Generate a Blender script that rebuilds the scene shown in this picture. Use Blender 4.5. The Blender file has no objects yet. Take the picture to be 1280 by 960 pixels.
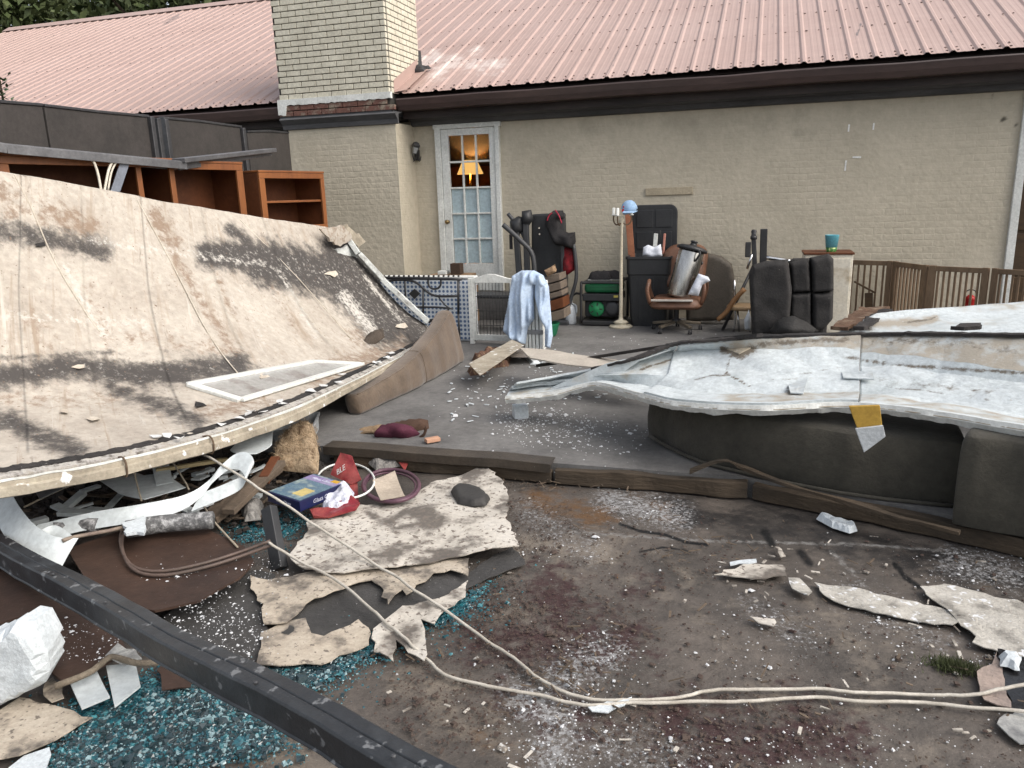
import bpy, bmesh, math, random
import numpy as np
from mathutils import Vector, Matrix, noise
from mathutils.geometry import delaunay_2d_cdt
random.seed(7); rng = np.random.default_rng(7)
S = bpy.context.scene; COL = S.collection

# ------------------------------------------------------------------ camera
F = 957.0; YAW, PITCH, ROLL = (math.radians(a) for a in (17.66, 13.8, 1.73))
CAM = np.array([0, 0, 1.6])
FW = np.array([-math.sin(YAW)*math.cos(PITCH), math.cos(YAW)*math.cos(PITCH), -math.sin(PITCH)])
R0 = np.array([math.cos(YAW), math.sin(YAW), 0]); U0 = np.cross(R0, FW)
RT = R0*math.cos(ROLL) - U0*math.sin(ROLL); UP = U0*math.cos(ROLL) + R0*math.sin(ROLL)
cd = bpy.data.cameras.new('camera'); cam = bpy.data.objects.new('camera', cd); COL.objects.link(cam)
m = Matrix.Identity(4)
for i in range(3):
    m[i][0], m[i][1], m[i][2], m[i][3] = RT[i], UP[i], -FW[i], CAM[i]
cam.matrix_world = m
cd.sensor_fit = 'HORIZONTAL'; cd.sensor_width = 36; cd.lens = F/1280*36; cd.clip_end = 500; cd.clip_start = .05
S.camera = cam
# ------------------------------------------------------------------ light
SUN = Vector((0.62, -0.12, 0.62)).normalized()
W = bpy.data.worlds.new('World'); S.world = W; W.use_nodes = True
nt = W.node_tree; bg = nt.nodes['Background']
sky = nt.nodes.new('ShaderNodeTexSky'); sky.sky_type = 'NISHITA'; sky.sun_disc = False
sky.sun_elevation = math.asin(SUN.z); sky.sun_rotation = math.atan2(SUN.x, SUN.y)
sky.air_density = 1.0; sky.dust_density = 4.0; sky.ozone_density = 0.6
hs = nt.nodes.new('ShaderNodeHueSaturation'); hs.inputs['Saturation'].default_value = .38   # thin high cloud
nt.links.new(sky.outputs[0], hs.inputs['Color']); nt.links.new(hs.outputs[0], bg.inputs[0]); bg.inputs[1].default_value = 0.15
sd = bpy.data.lights.new('sun', 'SUN'); sd.energy = .75; sd.angle = math.radians(60); sd.color = (1, .88, .74)
so = bpy.data.objects.new('sun', sd); COL.objects.link(so)
so.rotation_euler = SUN.to_track_quat('Z', 'Y').to_euler(); so.location = (6, 0, 12)
S.view_settings.view_transform = 'Standard'; S.view_settings.look = 'None'
S.view_settings.exposure = 0.85; S.view_settings.gamma = 1.0; S.view_settings.use_curve_mapping = False

# ------------------------------------------------------------------ pixel -> place
def ray(x, y): return FW*F + RT*(x-640) - UP*(y-480)
def PZ(x, y, z=0.0): d = ray(x, y); return CAM + d*((z-CAM[2])/d[2])
def PY(x, y, Y): d = ray(x, y); return CAM + d*(Y/d[1])
def PP(x, y, p, n): d = ray(x, y); return CAM + d*(np.dot(np.array(p)-CAM, n)/np.dot(d, n))
def proj(V):
    q = np.atleast_2d(V) - CAM; w = q@FW
    return np.stack([640+F*(q@RT)/w, 480-F*(q@UP)/w], 1)
# ------------------------------------------------------------------ materials
MATS = {}
def M(name, c1, c2=None, c3=None, rough=.75, scale=6., bump=.25, bscale=70., spec=.3, metal=0., layers=(), stretch=(1,1,1), detail=7, dist=.02, speck=None, trans=0, sheen=0, streak=(), grain=1., rp2=.66):
    """mottled material; layers: (attribute, colour, edge noise scale, edge noise amount)"""
    if name in MATS: return MATS[name]
    mt = bpy.data.materials.new(name); mt.use_nodes = True; t = mt.node_tree; N = t.nodes.new; K = t.links.new
    b = t.nodes['Principled BSDF']
    mp = N('ShaderNodeMapping'); mp.inputs['Scale'].default_value = stretch
    gm = N('ShaderNodeNewGeometry'); K(gm.outputs['Position'], mp.inputs[0])
    def nz(sc, det=detail, ro=.6):
        n = N('ShaderNodeTexNoise'); n.inputs['Scale'].default_value = sc; n.inputs['Detail'].default_value = det
        n.inputs['Roughness'].default_value = ro; K(mp.outputs[0], n.inputs['Vector']); return n
    c2 = c2 or tuple(x*.72 for x in c1)
    n1 = nz(scale); rp = N('ShaderNodeValToRGB'); K(n1.outputs['Fac'], rp.inputs[0])
    e = rp.color_ramp.elements; e[0].position = .34; e[1].position = rp2
    e[0].color = (*c1, 1); e[1].color = (*c2, 1)
    if c3: x = rp.color_ramp.elements.new(.5); x.color = (*c3, 1)
    col = rp.outputs[0]
    # fine value grain
    n2 = nz(scale*9, 4, .7); mr = N('ShaderNodeMapRange'); mr.inputs[1].default_value = .3; mr.inputs[2].default_value = .7
    mr.inputs[3].default_value = 1-.18*grain; mr.inputs[4].default_value = 1+.16*grain; K(n2.outputs['Fac'], mr.inputs[0])
    mx = N('ShaderNodeMix'); mx.data_type = 'RGBA'; mx.blend_type = 'MULTIPLY'; mx.inputs[0].default_value = 1
    K(col, mx.inputs[6]); K(mr.outputs[0], mx.inputs[7]); col = mx.outputs[2]
    for (sc_, us, vs_, lo, hi) in streak:   # streaks that follow a sheet's own u,v
        ua = N('ShaderNodeAttribute'); ua.attribute_name = 'uvp'; um = N('ShaderNodeMapping'); um.inputs['Scale'].default_value = (us, vs_, 1); K(ua.outputs['Vector'], um.inputs[0])
        un = N('ShaderNodeTexNoise'); un.inputs['Scale'].default_value = 1; un.inputs['Detail'].default_value = 8; un.inputs['Roughness'].default_value = .68; un.inputs['Distortion'].default_value = .4; K(um.outputs[0], un.inputs['Vector'])
        ur = N('ShaderNodeMapRange'); ur.inputs[1].default_value = lo; ur.inputs[2].default_value = hi; K(un.outputs['Fac'], ur.inputs[0])
        ux = N('ShaderNodeMix'); ux.data_type = 'RGBA'; K(ur.outputs[0], ux.inputs[0]); K(col, ux.inputs[6]); ux.inputs[7].default_value = (*sc_, 1); col = ux.outputs[2]
    for (at, lc, ns, amt) in layers:
        a = N('ShaderNodeAttribute'); a.attribute_name = at
        n = nz(ns, 9, .72)
        s = N('ShaderNodeMath'); s.operation = 'SUBTRACT'; K(n.outputs['Fac'], s.inputs[0]); s.inputs[1].default_value = .5
        s2 = N('ShaderNodeMath'); s2.operation = 'MULTIPLY_ADD'; K(s.outputs[0], s2.inputs[0]); s2.inputs[1].default_value = amt; K(a.outputs['Fac'], s2.inputs[2])
        r = N('ShaderNodeMapRange'); r.interpolation_type = 'SMOOTHSTEP'; r.inputs[1].default_value = .30; r.inputs[2].default_value = .72; K(s2.outputs[0], r.inputs[0])
        # nothing where the attribute is zero
        g = N('ShaderNodeMapRange'); g.inputs[1].default_value = 0; g.inputs[2].default_value = .25; K(a.outputs['Fac'], g.inputs[0])
        mm = N('ShaderNodeMath'); mm.operation = 'MULTIPLY'; K(r.outputs[0], mm.inputs[0]); K(g.outputs[0], mm.inputs[1])
        x = N('ShaderNodeMix'); x.data_type = 'RGBA'; K(mm.outputs[0], x.inputs[0]); K(col, x.inputs[6]); x.inputs[7].default_value = (*lc, 1); col = x.outputs[2]
    if speck:   # (colour, scale, threshold)
        v = nz(speck[1], 3, .55); r = N('ShaderNodeMapRange'); r.inputs[1].default_value = speck[2]; r.inputs[2].default_value = speck[2]+.05; K(v.outputs['Fac'], r.inputs[0])
        x = N('ShaderNodeMix'); x.data_type = 'RGBA'; K(r.outputs[0], x.inputs[0]); K(col, x.inputs[6]); x.inputs[7].default_value = (*speck[0], 1); col = x.outputs[2]
    K(col, b.inputs['Base Color'])
    rr = N('ShaderNodeMapRange'); rr.inputs[3].default_value = max(.03, rough-.14); rr.inputs[4].default_value = min(1, rough+.14); K(n1.outputs['Fac'], rr.inputs[0]); K(rr.outputs[0], b.inputs['Roughness'])
    b.inputs['Specular IOR Level'].default_value = spec; b.inputs['Metallic'].default_value = metal
    if trans: b.inputs['Transmission Weight'].default_value = trans
    if sheen: b.inputs['Sheen Weight'].default_value = sheen
    if bump:
        n3 = nz(bscale, 6, .65); bp = N('ShaderNodeBump'); bp.inputs['Strength'].default_value = bump; bp.inputs['Distance'].default_value = dist
        K(n3.outputs['Fac'], bp.inputs['Height']); K(bp.outputs[0], b.inputs['Normal'])
    MATS[name] = mt; return mt

# ------------------------------------------------------------------ mesh building
class MB:
    def __init__(s): s.v = []; s.f = []
    def add(s, vs, fs):
        o = len(s.v); s.v += [tuple(map(float, p)) for p in vs]; s.f += [tuple(i+o for i in f) for f in fs]; return s
    def box(s, c, d, R=None):
        c = Vector(c); h = Vector(d)/2; vs = []
        for z in (-1, 1):
            for (x, y) in ((-1,-1),(1,-1),(1,1),(-1,1)):
                p = Vector((x*h.x, y*h.y, z*h.z)); vs.append(c + (R @ p if R else p))
        return s.add(vs, [(3,2,1,0),(4,5,6,7),(0,1,5,4),(1,2,6,5),(2,3,7,6),(3,0,4,7)])
    def span(s, a, b):
        a, b = np.minimum(a, b), np.maximum(a, b); return s.box((a+b)/2, b-a)
    def bar(s, p, q, w, h, up=(0,0,1)):
        p, q = Vector(p), Vector(q); d = q-p; L = d.length; d.normalize(); u = Vector(up); x = d.cross(u)
        if x.length < 1e-4: x = d.cross(Vector((1,0,0)))
        x.normalize(); u = x.cross(d); R = Matrix((x, d, u)).transposed()
        return s.box((p+q)/2, (w, L, h), R)
    def tube(s, pts, r, seg=8, closed=False, smooth=3, kink=0.):
        P = [Vector(p) for p in pts]
        if smooth and len(P) > 2: P = spline(P, smooth, closed)
        if kink: P = [p+Vector((nz(p, 7, 1), nz(p, 7, 4), 0))*kink+Vector((nz(p, 26, 1), nz(p, 26, 4), 0))*kink*.35 for p in P]
        n = len(P); rs = [r]*n if not isinstance(r, (list, tuple)) else [r[min(len(r)-1, int(i*len(r)/n))] for i in range(n)]
        vs = []; fs = []; prev = None
        for i, p in enumerate(P):
            t = (P[(i+1) % n] if (closed or i < n-1) else p) - (P[i-1] if (closed or i > 0) else p)
            if t.length < 1e-7: t = Vector((0,0,1))
            t.normalize()
            if prev is None: a = t.cross(Vector((0,0,1)) if abs(t.z) < .9 else Vector((1,0,0)))
            else: a = prev - t*prev.dot(t)
            a.normalize(); prev = a; b = t.cross(a)
            vs += [p + (a*math.cos(k*2*math.pi/seg) + b*math.sin(k*2*math.pi/seg))*rs[i] for k in range(seg)]
        for i in range(n if closed else n-1):
            j = (i+1) % n
            fs += [(i*seg+k, i*seg+(k+1) % seg, j*seg+(k+1) % seg, j*seg+k) for k in range(seg)]
        if not closed: fs += [tuple(range(seg))[::-1], tuple(range((n-1)*seg, n*seg))]
        return s.add(vs, fs)
    def lathe(s, prof, seg=16, c=(0,0,0), R=None, sx=1, sy=1):
        vs = []; fs = []; c = Vector(c)
        for (r, z) in prof:
            for k in range(seg):
                a = k*2*math.pi/seg; p = Vector((r*math.cos(a)*sx, r*math.sin(a)*sy, z)); vs.append(c + (R @ p if R else p))
        for i in range(len(prof)-1):
            fs += [(i*seg+k, i*seg+(k+1) % seg, (i+1)*seg+(k+1) % seg, (i+1)*seg+k) for k in range(seg)]
        fs += [tuple(range(seg))[::-1], tuple(range((len(prof)-1)*seg, len(prof)*seg))]
        return s.add(vs, fs)
    def prism(s, pts, ext):
        n = len(pts); a = [np.array(p, float) for p in pts]; b = [p+np.array(ext) for p in a]
        return s.add(a+b, [tuple(range(n))[::-1], tuple(range(n, 2*n))] + [(i, (i+1) % n, (i+1) % n+n, i+n) for i in range(n)])
    def grid(s, G):
        nu, nv = len(G), len(G[0])
        return s.add([p for row in G for p in row], [(i*nv+j, (i+1)*nv+j, (i+1)*nv+j+1, i*nv+j+1) for i in range(nu-1) for j in range(nv-1)])
    def build(s, name, mat, parent=None, local=False, smooth=False, bevel=0, solid=0, label=None, attrs=None, sub=0, fixn=True):
        V = np.array(s.v)
        if local: loc = None
        elif parent is not None:
            loc = np.array(parent.location); p = parent.parent
            if p is not None: loc = loc + np.array(p.location)
        else: loc = np.array([(V[:,0].min()+V[:,0].max())/2, (V[:,1].min()+V[:,1].max())/2, V[:,2].min()])
        me = bpy.data.meshes.new(name)
        me.from_pydata([tuple(x) for x in (V if loc is None else V-loc)], [], s.f); me.update()
        if fixn:
            bm = bmesh.new(); bm.from_mesh(me); bmesh.ops.recalc_face_normals(bm, faces=bm.faces); bm.to_mesh(me); bm.free()
        if attrs:
            for k, arr in attrs.items():
                if np.ndim(arr) == 2:
                    at = me.attributes.new(k, 'FLOAT_VECTOR', 'POINT'); at.data.foreach_set('vector', np.asarray(arr, np.float32).ravel()); continue
                at = me.attributes.new(k, 'FLOAT', 'POINT'); at.data.foreach_set('value', np.asarray(arr, np.float32))
        if smooth: me.polygons.foreach_set('use_smooth', [True]*len(me.polygons))
        o = bpy.data.objects.new(name, me); COL.objects.link(o); o.data.materials.append(mat)
        if parent is not None: o.parent = parent
        elif loc is not None: o.location = loc
        if bevel: bv = o.modifiers.new('bevel', 'BEVEL'); bv.width = bevel; bv.segments = 2; bv.limit_method = 'ANGLE'
        if sub: sb = o.modifiers.new('sub', 'SUBSURF'); sb.levels = sub; sb.render_levels = sub
        if solid: sl = o.modifiers.new('solid', 'SOLIDIFY'); sl.thickness = solid; sl.offset = -1
        if label: o['label'] = label
        return o
def spline(P, k=3, closed=False):
    n = len(P); out = []
    for i in range(n if closed else n-1):
        g = (lambda j: P[j % n]) if closed else (lambda j: P[max(0, min(n-1, j))])
        p0, p1, p2, p3 = g(i-1), g(i), g(i+1), g(i+2)
        for q in range(k):
            t = q/k
            out.append(p1*1.0 + (p2-p0)*(t*.5) + (p0*2-p1*5+p2*4-p3)*(t*t*.5) + (p1*3-p0-p2*3+p3)*(t**3*.5))
    if not closed: out.append(P[-1]*1.0)
    return out
def tag(o, label=None, cat=None, group=None, kind=None):
    if label: o['label'] = label
    if cat: o['category'] = cat
    if group: o['group'] = group
    if kind: o['kind'] = kind
    return o
def thing(name, label, cat, loc, group=None, rz=0):
    o = bpy.data.objects.new(name, None); COL.objects.link(o); o.location = tuple(map(float, loc)); o.rotation_euler = (0, 0, rz); o.empty_display_size = .1
    return tag(o, label, cat, group)
def struct(o): o['kind'] = 'structure'; return o
def child(o, name, me, parent, loc=(0,0,0), mat=None):
    c = bpy.data.objects.new(name, me); COL.objects.link(c); c.parent = parent; c.location = loc; return c
def nz(p, s=1., o=0.): return noise.noise(Vector((p[0]*s+o, p[1]*s+o*1.7, p[2]*s-o)))
def jagged(pts, step, amp, seed=0):
    """break a 3D outline into short ragged edges"""
    rr = random.Random(seed); out = []
    n = len(pts)
    for i in range(n):
        a, b = np.array(pts[i]), np.array(pts[(i+1) % n]); L = np.linalg.norm(b-a); k = max(1, int(L/step))
        for j in range(k):
            p = a+(b-a)*(j/k)
            if amp and j: p = p + np.array([rr.gauss(0, amp), rr.gauss(0, amp), rr.gauss(0, amp)])
            out.append(p)
    return out
def lump(pts, n, thick, res=.02, R=None, back=.004, wr=0., ws=(8,8,8), jag=0., warp=0., wsc=3., seed=0, flat=False):
    """closed body over a planar 3D outline: domed towards n (flat=True: even sheet), with wrinkles and warp"""
    n = np.array(n, float); n /= np.linalg.norm(n)
    pts = jagged(pts, res*1.2, jag, seed)
    c = np.mean(pts, 0); t = np.cross(n, [0.13, .31, .94]) if abs(n[2]) < .9 else np.cross(n, [0, 1., 0]); t /= np.linalg.norm(t); b = np.cross(n, t)
    q = np.array([[(p-c)@t, (p-c)@b] for p in pts]); N = len(q)
    mn, mx_ = q.min(0), q.max(0); gx = np.arange(mn[0], mx_[0], res); gy = np.arange(mn[1], mx_[1], res*.87)
    G = np.array([(x+(res/2 if j % 2 else 0), y) for j, y in enumerate(gy) for x in gx])
    A = q; B = np.roll(q, -1, 0)
    def dist(Q):
        d = np.full(len(Q), 1e9)
        for a, e in zip(A, B):
            ab = e-a; tt = np.clip(((Q-a)@ab)/(ab@ab+1e-12), 0, 1); d = np.minimum(d, np.hypot(*(Q-a-tt[:,None]*ab).T))
        return d
    def inside(Q):
        r = np.zeros(len(Q), bool)
        for a, e in zip(A, B):
            cnd = ((a[1] > Q[:,1]) != (e[1] > Q[:,1])); xx = (e[0]-a[0])*(Q[:,1]-a[1])/(e[1]-a[1]+1e-12)+a[0]; r ^= cnd & (Q[:,0] < xx)
        return r
    if len(G): G = G[inside(G)]; G = G[dist(G) > res*.5] if len(G) else G
    allp = [Vector(p) for p in q] + [Vector(p) for p in G]
    V2, E, Fc, *_ = delaunay_2d_cdt(allp, [(i, (i+1) % N) for i in range(N)], [], 1, 1e-6)
    Q = np.array([tuple(v) for v in V2]); d = dist(Q)
    R = R or thick*1.5
    prof = np.ones(len(Q)) if flat else np.sqrt(np.clip(1-(1-np.clip(d/R, 0, 1))**2, 0, 1))
    P3 = c + Q[:,:1]*t + Q[:,1:]*b
    wv = np.array([nz(p*np.array(ws), 1, seed) for p in P3])*wr if wr else 0
    w2 = np.array([nz(p, wsc, seed+5) for p in P3])*warp if warp else 0
    edge = d < 1e-5
    top = P3 + n*((thick*prof + wv*np.clip(d/(R*.5+1e-6), .0 if not flat else 1, 1) + w2)[:,None])
    bot = P3 - n*((np.where(edge, 0, back) - w2)[:,None]) if not flat else P3 + n*(np.zeros(len(Q))+w2)[:,None]
    mb = MB(); k = len(Q); fs = [tuple(f) for f in Fc]
    mb.add(list(top)+list(bot), fs + [tuple(i+k for i in reversed(f)) for f in fs])
    cnt = {}
    for f in fs:
        for i in range(len(f)): e = (f[i], f[(i+1) % len(f)]); cnt[e] = cnt.get(e, 0)+1
    mb.f += [(e[1], e[0], e[0]+k, e[1]+k) for e in cnt if (e[1], e[0]) not in cnt]
    return mb
def gp(poly, z): return [PZ(x, y, z) for x, y in poly]
def wp(poly, Y): return [PY(x, y, Y) for x, y in poly]
def pl_dist(Q, pl):
    d = np.full(len(Q), 1e9); pl = np.array(pl, float)
    if len(pl) == 1: return np.hypot(*(Q-pl[0]).T)
    for a, e in zip(pl[:-1], pl[1:]):
        ab = e-a; tt = np.clip(((Q-a)@ab)/(ab@ab+1e-9), 0, 1); d = np.minimum(d, np.hypot(*(Q-a-tt[:,None]*ab).T))
    return d
def in_poly(Q, poly):
    r = np.zeros(len(Q), bool); poly = np.array(poly, float)
    for a, e in zip(poly, np.roll(poly, -1, 0)):
        cnd = ((a[1] > Q[:,1]) != (e[1] > Q[:,1])); xx = (e[0]-a[0])*(Q[:,1]-a[1])/(e[1]-a[1]+1e-12)+a[0]; r ^= cnd & (Q[:,0] < xx)
    return r
def chips(name, P, size, mat, flat=.6, seed=1):
    """many tiny irregular blocks as one mesh"""
    r = np.random.default_rng(seed); n = len(P); size = np.broadcast_to(size, n)
    base = np.array([(-1,-1,0),(1,-1,0),(1,1,0),(-1,1,0),(-.7,-.7,1),(.8,-.6,1),(.6,.8,1),(-.8,.7,1)])*.5
    V = base[None]*(1+r.normal(0, .22, (n, 8, 3))); V[:,:,2] *= flat*(.6+r.random((n,1))*.8)
    V[:,:,0] *= (.6+r.random((n,1))*.9); a = r.random(n)*6.283; ca, sa = np.cos(a)[:,None], np.sin(a)[:,None]
    x, y = V[:,:,0]*ca-V[:,:,1]*sa, V[:,:,0]*sa+V[:,:,1]*ca
    V = np.stack([x, y, V[:,:,2]], 2)*size[:,None,None] + np.asarray(P)[:,None,:]
    fb = np.array([(4,5,6,7),(0,1,5,4),(1,2,6,5),(2,3,7,6),(3,0,4,7)])
    Fc = (fb[None]+np.arange(n)[:,None,None]*8).reshape(-1, 4)
    me = bpy.data.meshes.new(name); me.from_pydata(V.reshape(-1, 3).tolist(), [], Fc.tolist()); me.update(); me.materials.append(mat)
    o = bpy.data.objects.new(name, me); COL.objects.link(o); return o
# ================================================================== SETTING
PLAT = .10
def mask(px, strokes):
    """strokes: (polyline in photo pixels, half width, strength)"""
    a = np.zeros(len(px))
    for pl, w, s in strokes: a = np.maximum(a, s*np.clip(1.15-pl_dist(px, pl)/w, 0, 1))
    return np.clip(a, 0, 1)
# ---- ground: near paving with its own stains, dust and joints
xs = np.arange(-4.4, 2.8, .018); ys = np.arange(.5, 4.12, .018)
GX, GY = np.meshgrid(xs, ys, indexing='ij'); V = np.stack([GX.ravel(), GY.ravel(), np.zeros(GX.size)], 1)
V[:,2] = [nz(p, 5)*.004 + nz(p, 1.3, 3)*.008 + nz(p, 24, 1)*.002 for p in V]
V[:,2] -= V[:,2].max()
gpx = proj(V)
red = mask(gpx, [([(690,735),(700,760)],70,.62),([(600,800),(690,810),(790,800)],62,.6),([(760,760),(810,730)],40,.45),([(640,880),(730,900)],70,.5),
                 ([(840,900),(960,930),(1060,925)],75,.62),([(990,870),(1020,900)],50,.5),([(880,960),(930,990)],80,.6)])
dustw = mask(gpx, [([(690,560),(740,570)],1,0),([(700,850),(730,830),(760,815)],45,.5),([(650,870),(700,900),(690,950)],50,.52),([(740,930),(860,960)],60,.36),
                   ([(1190,700),(1270,720)],40,.45),([(760,625),(850,645)],36,.5),([(660,640),(740,690)],40,.34),([(940,760),(1010,800)],40,.3),([(1060,740),(1180,800)],50,.3)])
sand = mask(gpx, [([(640,690),(760,690)],60,.5),([(640,760),(720,800)],55,.42),([(520,850),(620,920)],80,.5),([(780,700),(900,760)],90,.36),([(1000,760),(1130,840)],90,.42),([(900,840),(1150,930)],90,.38),([(300,935),(420,980)],60,.6)])
rust = mask(gpx, [([(670,625),(760,650)],34,.6),([(800,620),(850,650)],26,.42),([(600,930),(660,955)],30,.5)])
joint = mask(gpx, [([(700,664),(880,676),(1060,680),(1180,688)],5,.5),([(1040,690),(1060,710),(1085,735)],7,.52)])
crack = mask(gpx, [([(775,655),(800,664),(830,668),(858,678),(885,681)],3.2,.9),([(800,690),(830,684),(865,690)],2.4,.8),([(1118,705),(1132,722),(1150,735)],6,.85),([(955,665),(965,680)],9,.8),([(1000,690),(1012,705)],11,.7)])
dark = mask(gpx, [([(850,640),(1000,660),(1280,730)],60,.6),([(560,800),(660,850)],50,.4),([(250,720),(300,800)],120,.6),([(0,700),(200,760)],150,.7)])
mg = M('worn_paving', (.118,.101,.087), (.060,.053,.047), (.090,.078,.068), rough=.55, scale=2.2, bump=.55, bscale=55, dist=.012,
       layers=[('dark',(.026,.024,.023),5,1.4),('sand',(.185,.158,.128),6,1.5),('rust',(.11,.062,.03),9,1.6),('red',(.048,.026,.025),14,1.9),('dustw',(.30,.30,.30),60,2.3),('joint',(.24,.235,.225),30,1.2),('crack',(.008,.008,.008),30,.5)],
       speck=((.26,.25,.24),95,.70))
mb = MB(); mb.v = V.tolist(); nu, nv = GX.shape
I = np.arange(nu*nv).reshape(nu, nv); mb.f = np.stack([I[:-1,:-1], I[1:,:-1], I[1:,1:], I[:-1,1:]], -1).reshape(-1, 4).tolist()
B = 300; x0, x1, y0, y1 = xs[0]+.02, xs[-1]-.02, ys[0]+.02, ys[-1]-.02; z = -.02
nbase = len(mb.v)
for (a, b, c, d) in ((-B, x0, -B, B), (x1, B, -B, B), (x0, x1, -B, y0), (x0, x1, y1, B)): mb.add([(a,c,z),(b,c,z),(b,d,z),(a,d,z)], [(0,1,2,3)])
pad = lambda a: np.concatenate([a, np.zeros(len(mb.v)-nbase)])
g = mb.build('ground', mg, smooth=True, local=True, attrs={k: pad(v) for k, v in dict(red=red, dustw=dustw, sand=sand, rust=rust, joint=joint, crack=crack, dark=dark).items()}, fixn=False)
struct(g)
# ---- raised patio slab and its broken timber kerb
EDGE = [(-12,4.03),(-2.4,4.03),(0,4.05),(.77,3.82),(1.2,3.64),(2.6,3.06),(7,1.4)]
mp_ = M('patio_concrete', (.165,.161,.155), (.105,.102,.099), (.138,.134,.129), rough=.9, scale=3, bump=.5, bscale=90, dist=.006, speck=((.36,.36,.36),120,.69))
mb = MB(); n = len(EDGE); top = [(x, y, PLAT) for x, y in EDGE]+[(7,9.5,PLAT),(-12,9.5,PLAT)]
mb.prism(top, (0,0,-.13)); struct(mb.build('patio', mp_))
# ================================================================== HOUSE
D = 9.4
house = thing('house', 'low painted brick house with faded red metal roof and cream brick chimney', 'house', (-1, D, 0))
def wallmat():
    mt = M('painted_brick_wall', (.50,.45,.355), (.43,.387,.303), (.47,.423,.333), rough=.85, scale=1.3, grain=.5, bump=0, layers=[('grime',(.38,.342,.268),3.2,1.6),('crack',(.10,.09,.07),30,.3)])
    t = mt.node_tree; N = t.nodes.new; K = t.links.new; b = t.nodes['Principled BSDF']
    gm = N('ShaderNodeNewGeometry'); sp = N('ShaderNodeSeparateXYZ'); K(gm.outputs['Position'], sp.inputs[0])
    ad = N('ShaderNodeMath'); K(sp.outputs[0], ad.inputs[0]); K(sp.outputs[1], ad.inputs[1])
    cb = N('ShaderNodeCombineXYZ'); K(ad.outputs[0], cb.inputs[0]); K(sp.outputs[2], cb.inputs[1])
    n0 = N('ShaderNodeTexNoise'); n0.inputs['Scale'].default_value = 9; K(gm.outputs['Position'], n0.inputs['Vector'])
    vm = N('ShaderNodeVectorMath'); vm.operation = 'MULTIPLY_ADD'; K(n0.outputs['Color'], vm.inputs[0]); vm.inputs[1].default_value = (.03,.03,0); K(cb.outputs[0], vm.inputs[2])
    br = N('ShaderNodeTexBrick'); br.inputs['Scale'].default_value = 1; br.inputs['Brick Width'].default_value = .203; br.inputs['Row Height'].default_value = .0677
    br.inputs['Mortar Size'].default_value = .012; br.inputs['Mortar Smooth'].default_value = 1; K(vm.outputs[0], br.inputs['Vector'])
    n3 = N('ShaderNodeTexNoise'); n3.inputs['Scale'].default_value = 22; n3.inputs['Detail'].default_value = 6; K(gm.outputs['Position'], n3.inputs['Vector'])
    n4 = N('ShaderNodeTexNoise'); n4.inputs['Scale'].default_value = 1.1; K(gm.outputs['Position'], n4.inputs['Vector'])
    # the thick paint buries the joints in places
    st = N('ShaderNodeMapRange'); st.inputs[1].default_value = .38; st.inputs[2].default_value = .62; st.inputs[3].default_value = .04; st.inputs[4].default_value = .22; K(n4.outputs['Fac'], st.inputs[0])
    mu = N('ShaderNodeMath'); mu.operation = 'MULTIPLY'; K(br.outputs['Fac'], mu.inputs[0]); K(st.outputs[0], mu.inputs[1])
    sb = N('ShaderNodeMath'); sb.operation = 'SUBTRACT'; K(n3.outputs['Fac'], sb.inputs[0]); K(mu.outputs[0], sb.inputs[1])
    bp = N('ShaderNodeBump'); bp.inputs['Strength'].default_value = .55; bp.inputs['Distance'].default_value = .016; K(sb.outputs[0], bp.inputs['Height']); K(bp.outputs[0], b.inputs['Normal'])
    return mt
MW = wallmat()
def wallpanel(name, a, b, parent, axis='y', res=.06):
    """gridded wall face block with grime attributes"""
    a, b = np.array(a, float), np.array(b, float); mb = MB()
    nx, nz_ = max(2, int((b[0]-a[0])/res)), max(2, int((b[2]-a[2])/res))
    G = [[(x, a[1], z) for z in np.linspace(a[2], b[2], nz_)] for x in np.linspace(a[0], b[0], nx)]
    mb.grid(G); k = nx*nz_
    mb.add([(a[0],b[1],a[2]),(b[0],b[1],a[2]),(b[0],b[1],b[2]),(a[0],b[1],b[2]),(a[0],a[1],a[2]),(b[0],a[1],a[2]),(b[0],a[1],b[2]),(a[0],a[1],b[2])], [(0,1,2,3),(4,5,1,0),(5,6,2,1),(6,7,3,2),(7,4,0,3)])
    Q = np.array(mb.v); px = proj(Q)
    gr = mask(px, [([(720,160),(1000,145)],30,.42),([(870,175),(1000,165)],40,.42),([(870,190),(930,215)],50,.36),([(640,190),(760,200)],40,.4),([(370,330),(480,250)],30,.35),([(820,320),(1000,300)],40,.34),([(500,300),(540,330)],24,.3)])
    ck = mask(px, [([(1242,118),(1241,134),(1252,140),(1254,150),(1268,152),(1270,160)],2.6,.8)])
    return mb.build(name, MW, parent, attrs=dict(grime=gr, crack=ck))
YB = 8.88
bx0, bx1 = PY(360,160,YB)[0], PY(497,200,YB)[0]
dx0, dx1, dz0, dz1 = -3.90, -3.05, .42, 2.46          # door opening
wallpanel('wall', (bx1-.2, D, 0), (dx0, D+.2, 2.95), house)
wallpanel('wall', (dx1, D, 0), (2.56, D+.2, 2.95), house)
wallpanel('wall', (dx0, D, dz1), (dx1, D+.2, 2.95), house, res=.1)
wallpanel('wall', (dx0, D, 0), (dx1, D+.2, dz0), house, res=.1)
wallpanel('wall', (-18, D, 0), (bx0+.2, D+.2, 2.95), house, res=.4)
wallpanel('wall', (4.1, D, 0), (9, D+.2, 2.95), house, res=.4)
wallpanel('chimney_breast', (bx0, YB, 0), (bx1, D, 2.5), house)
mwhite = M('aged_white_paint', (.68,.69,.66), (.55,.56,.53), rough=.5, scale=5, bump=.1, bscale=30)
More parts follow.
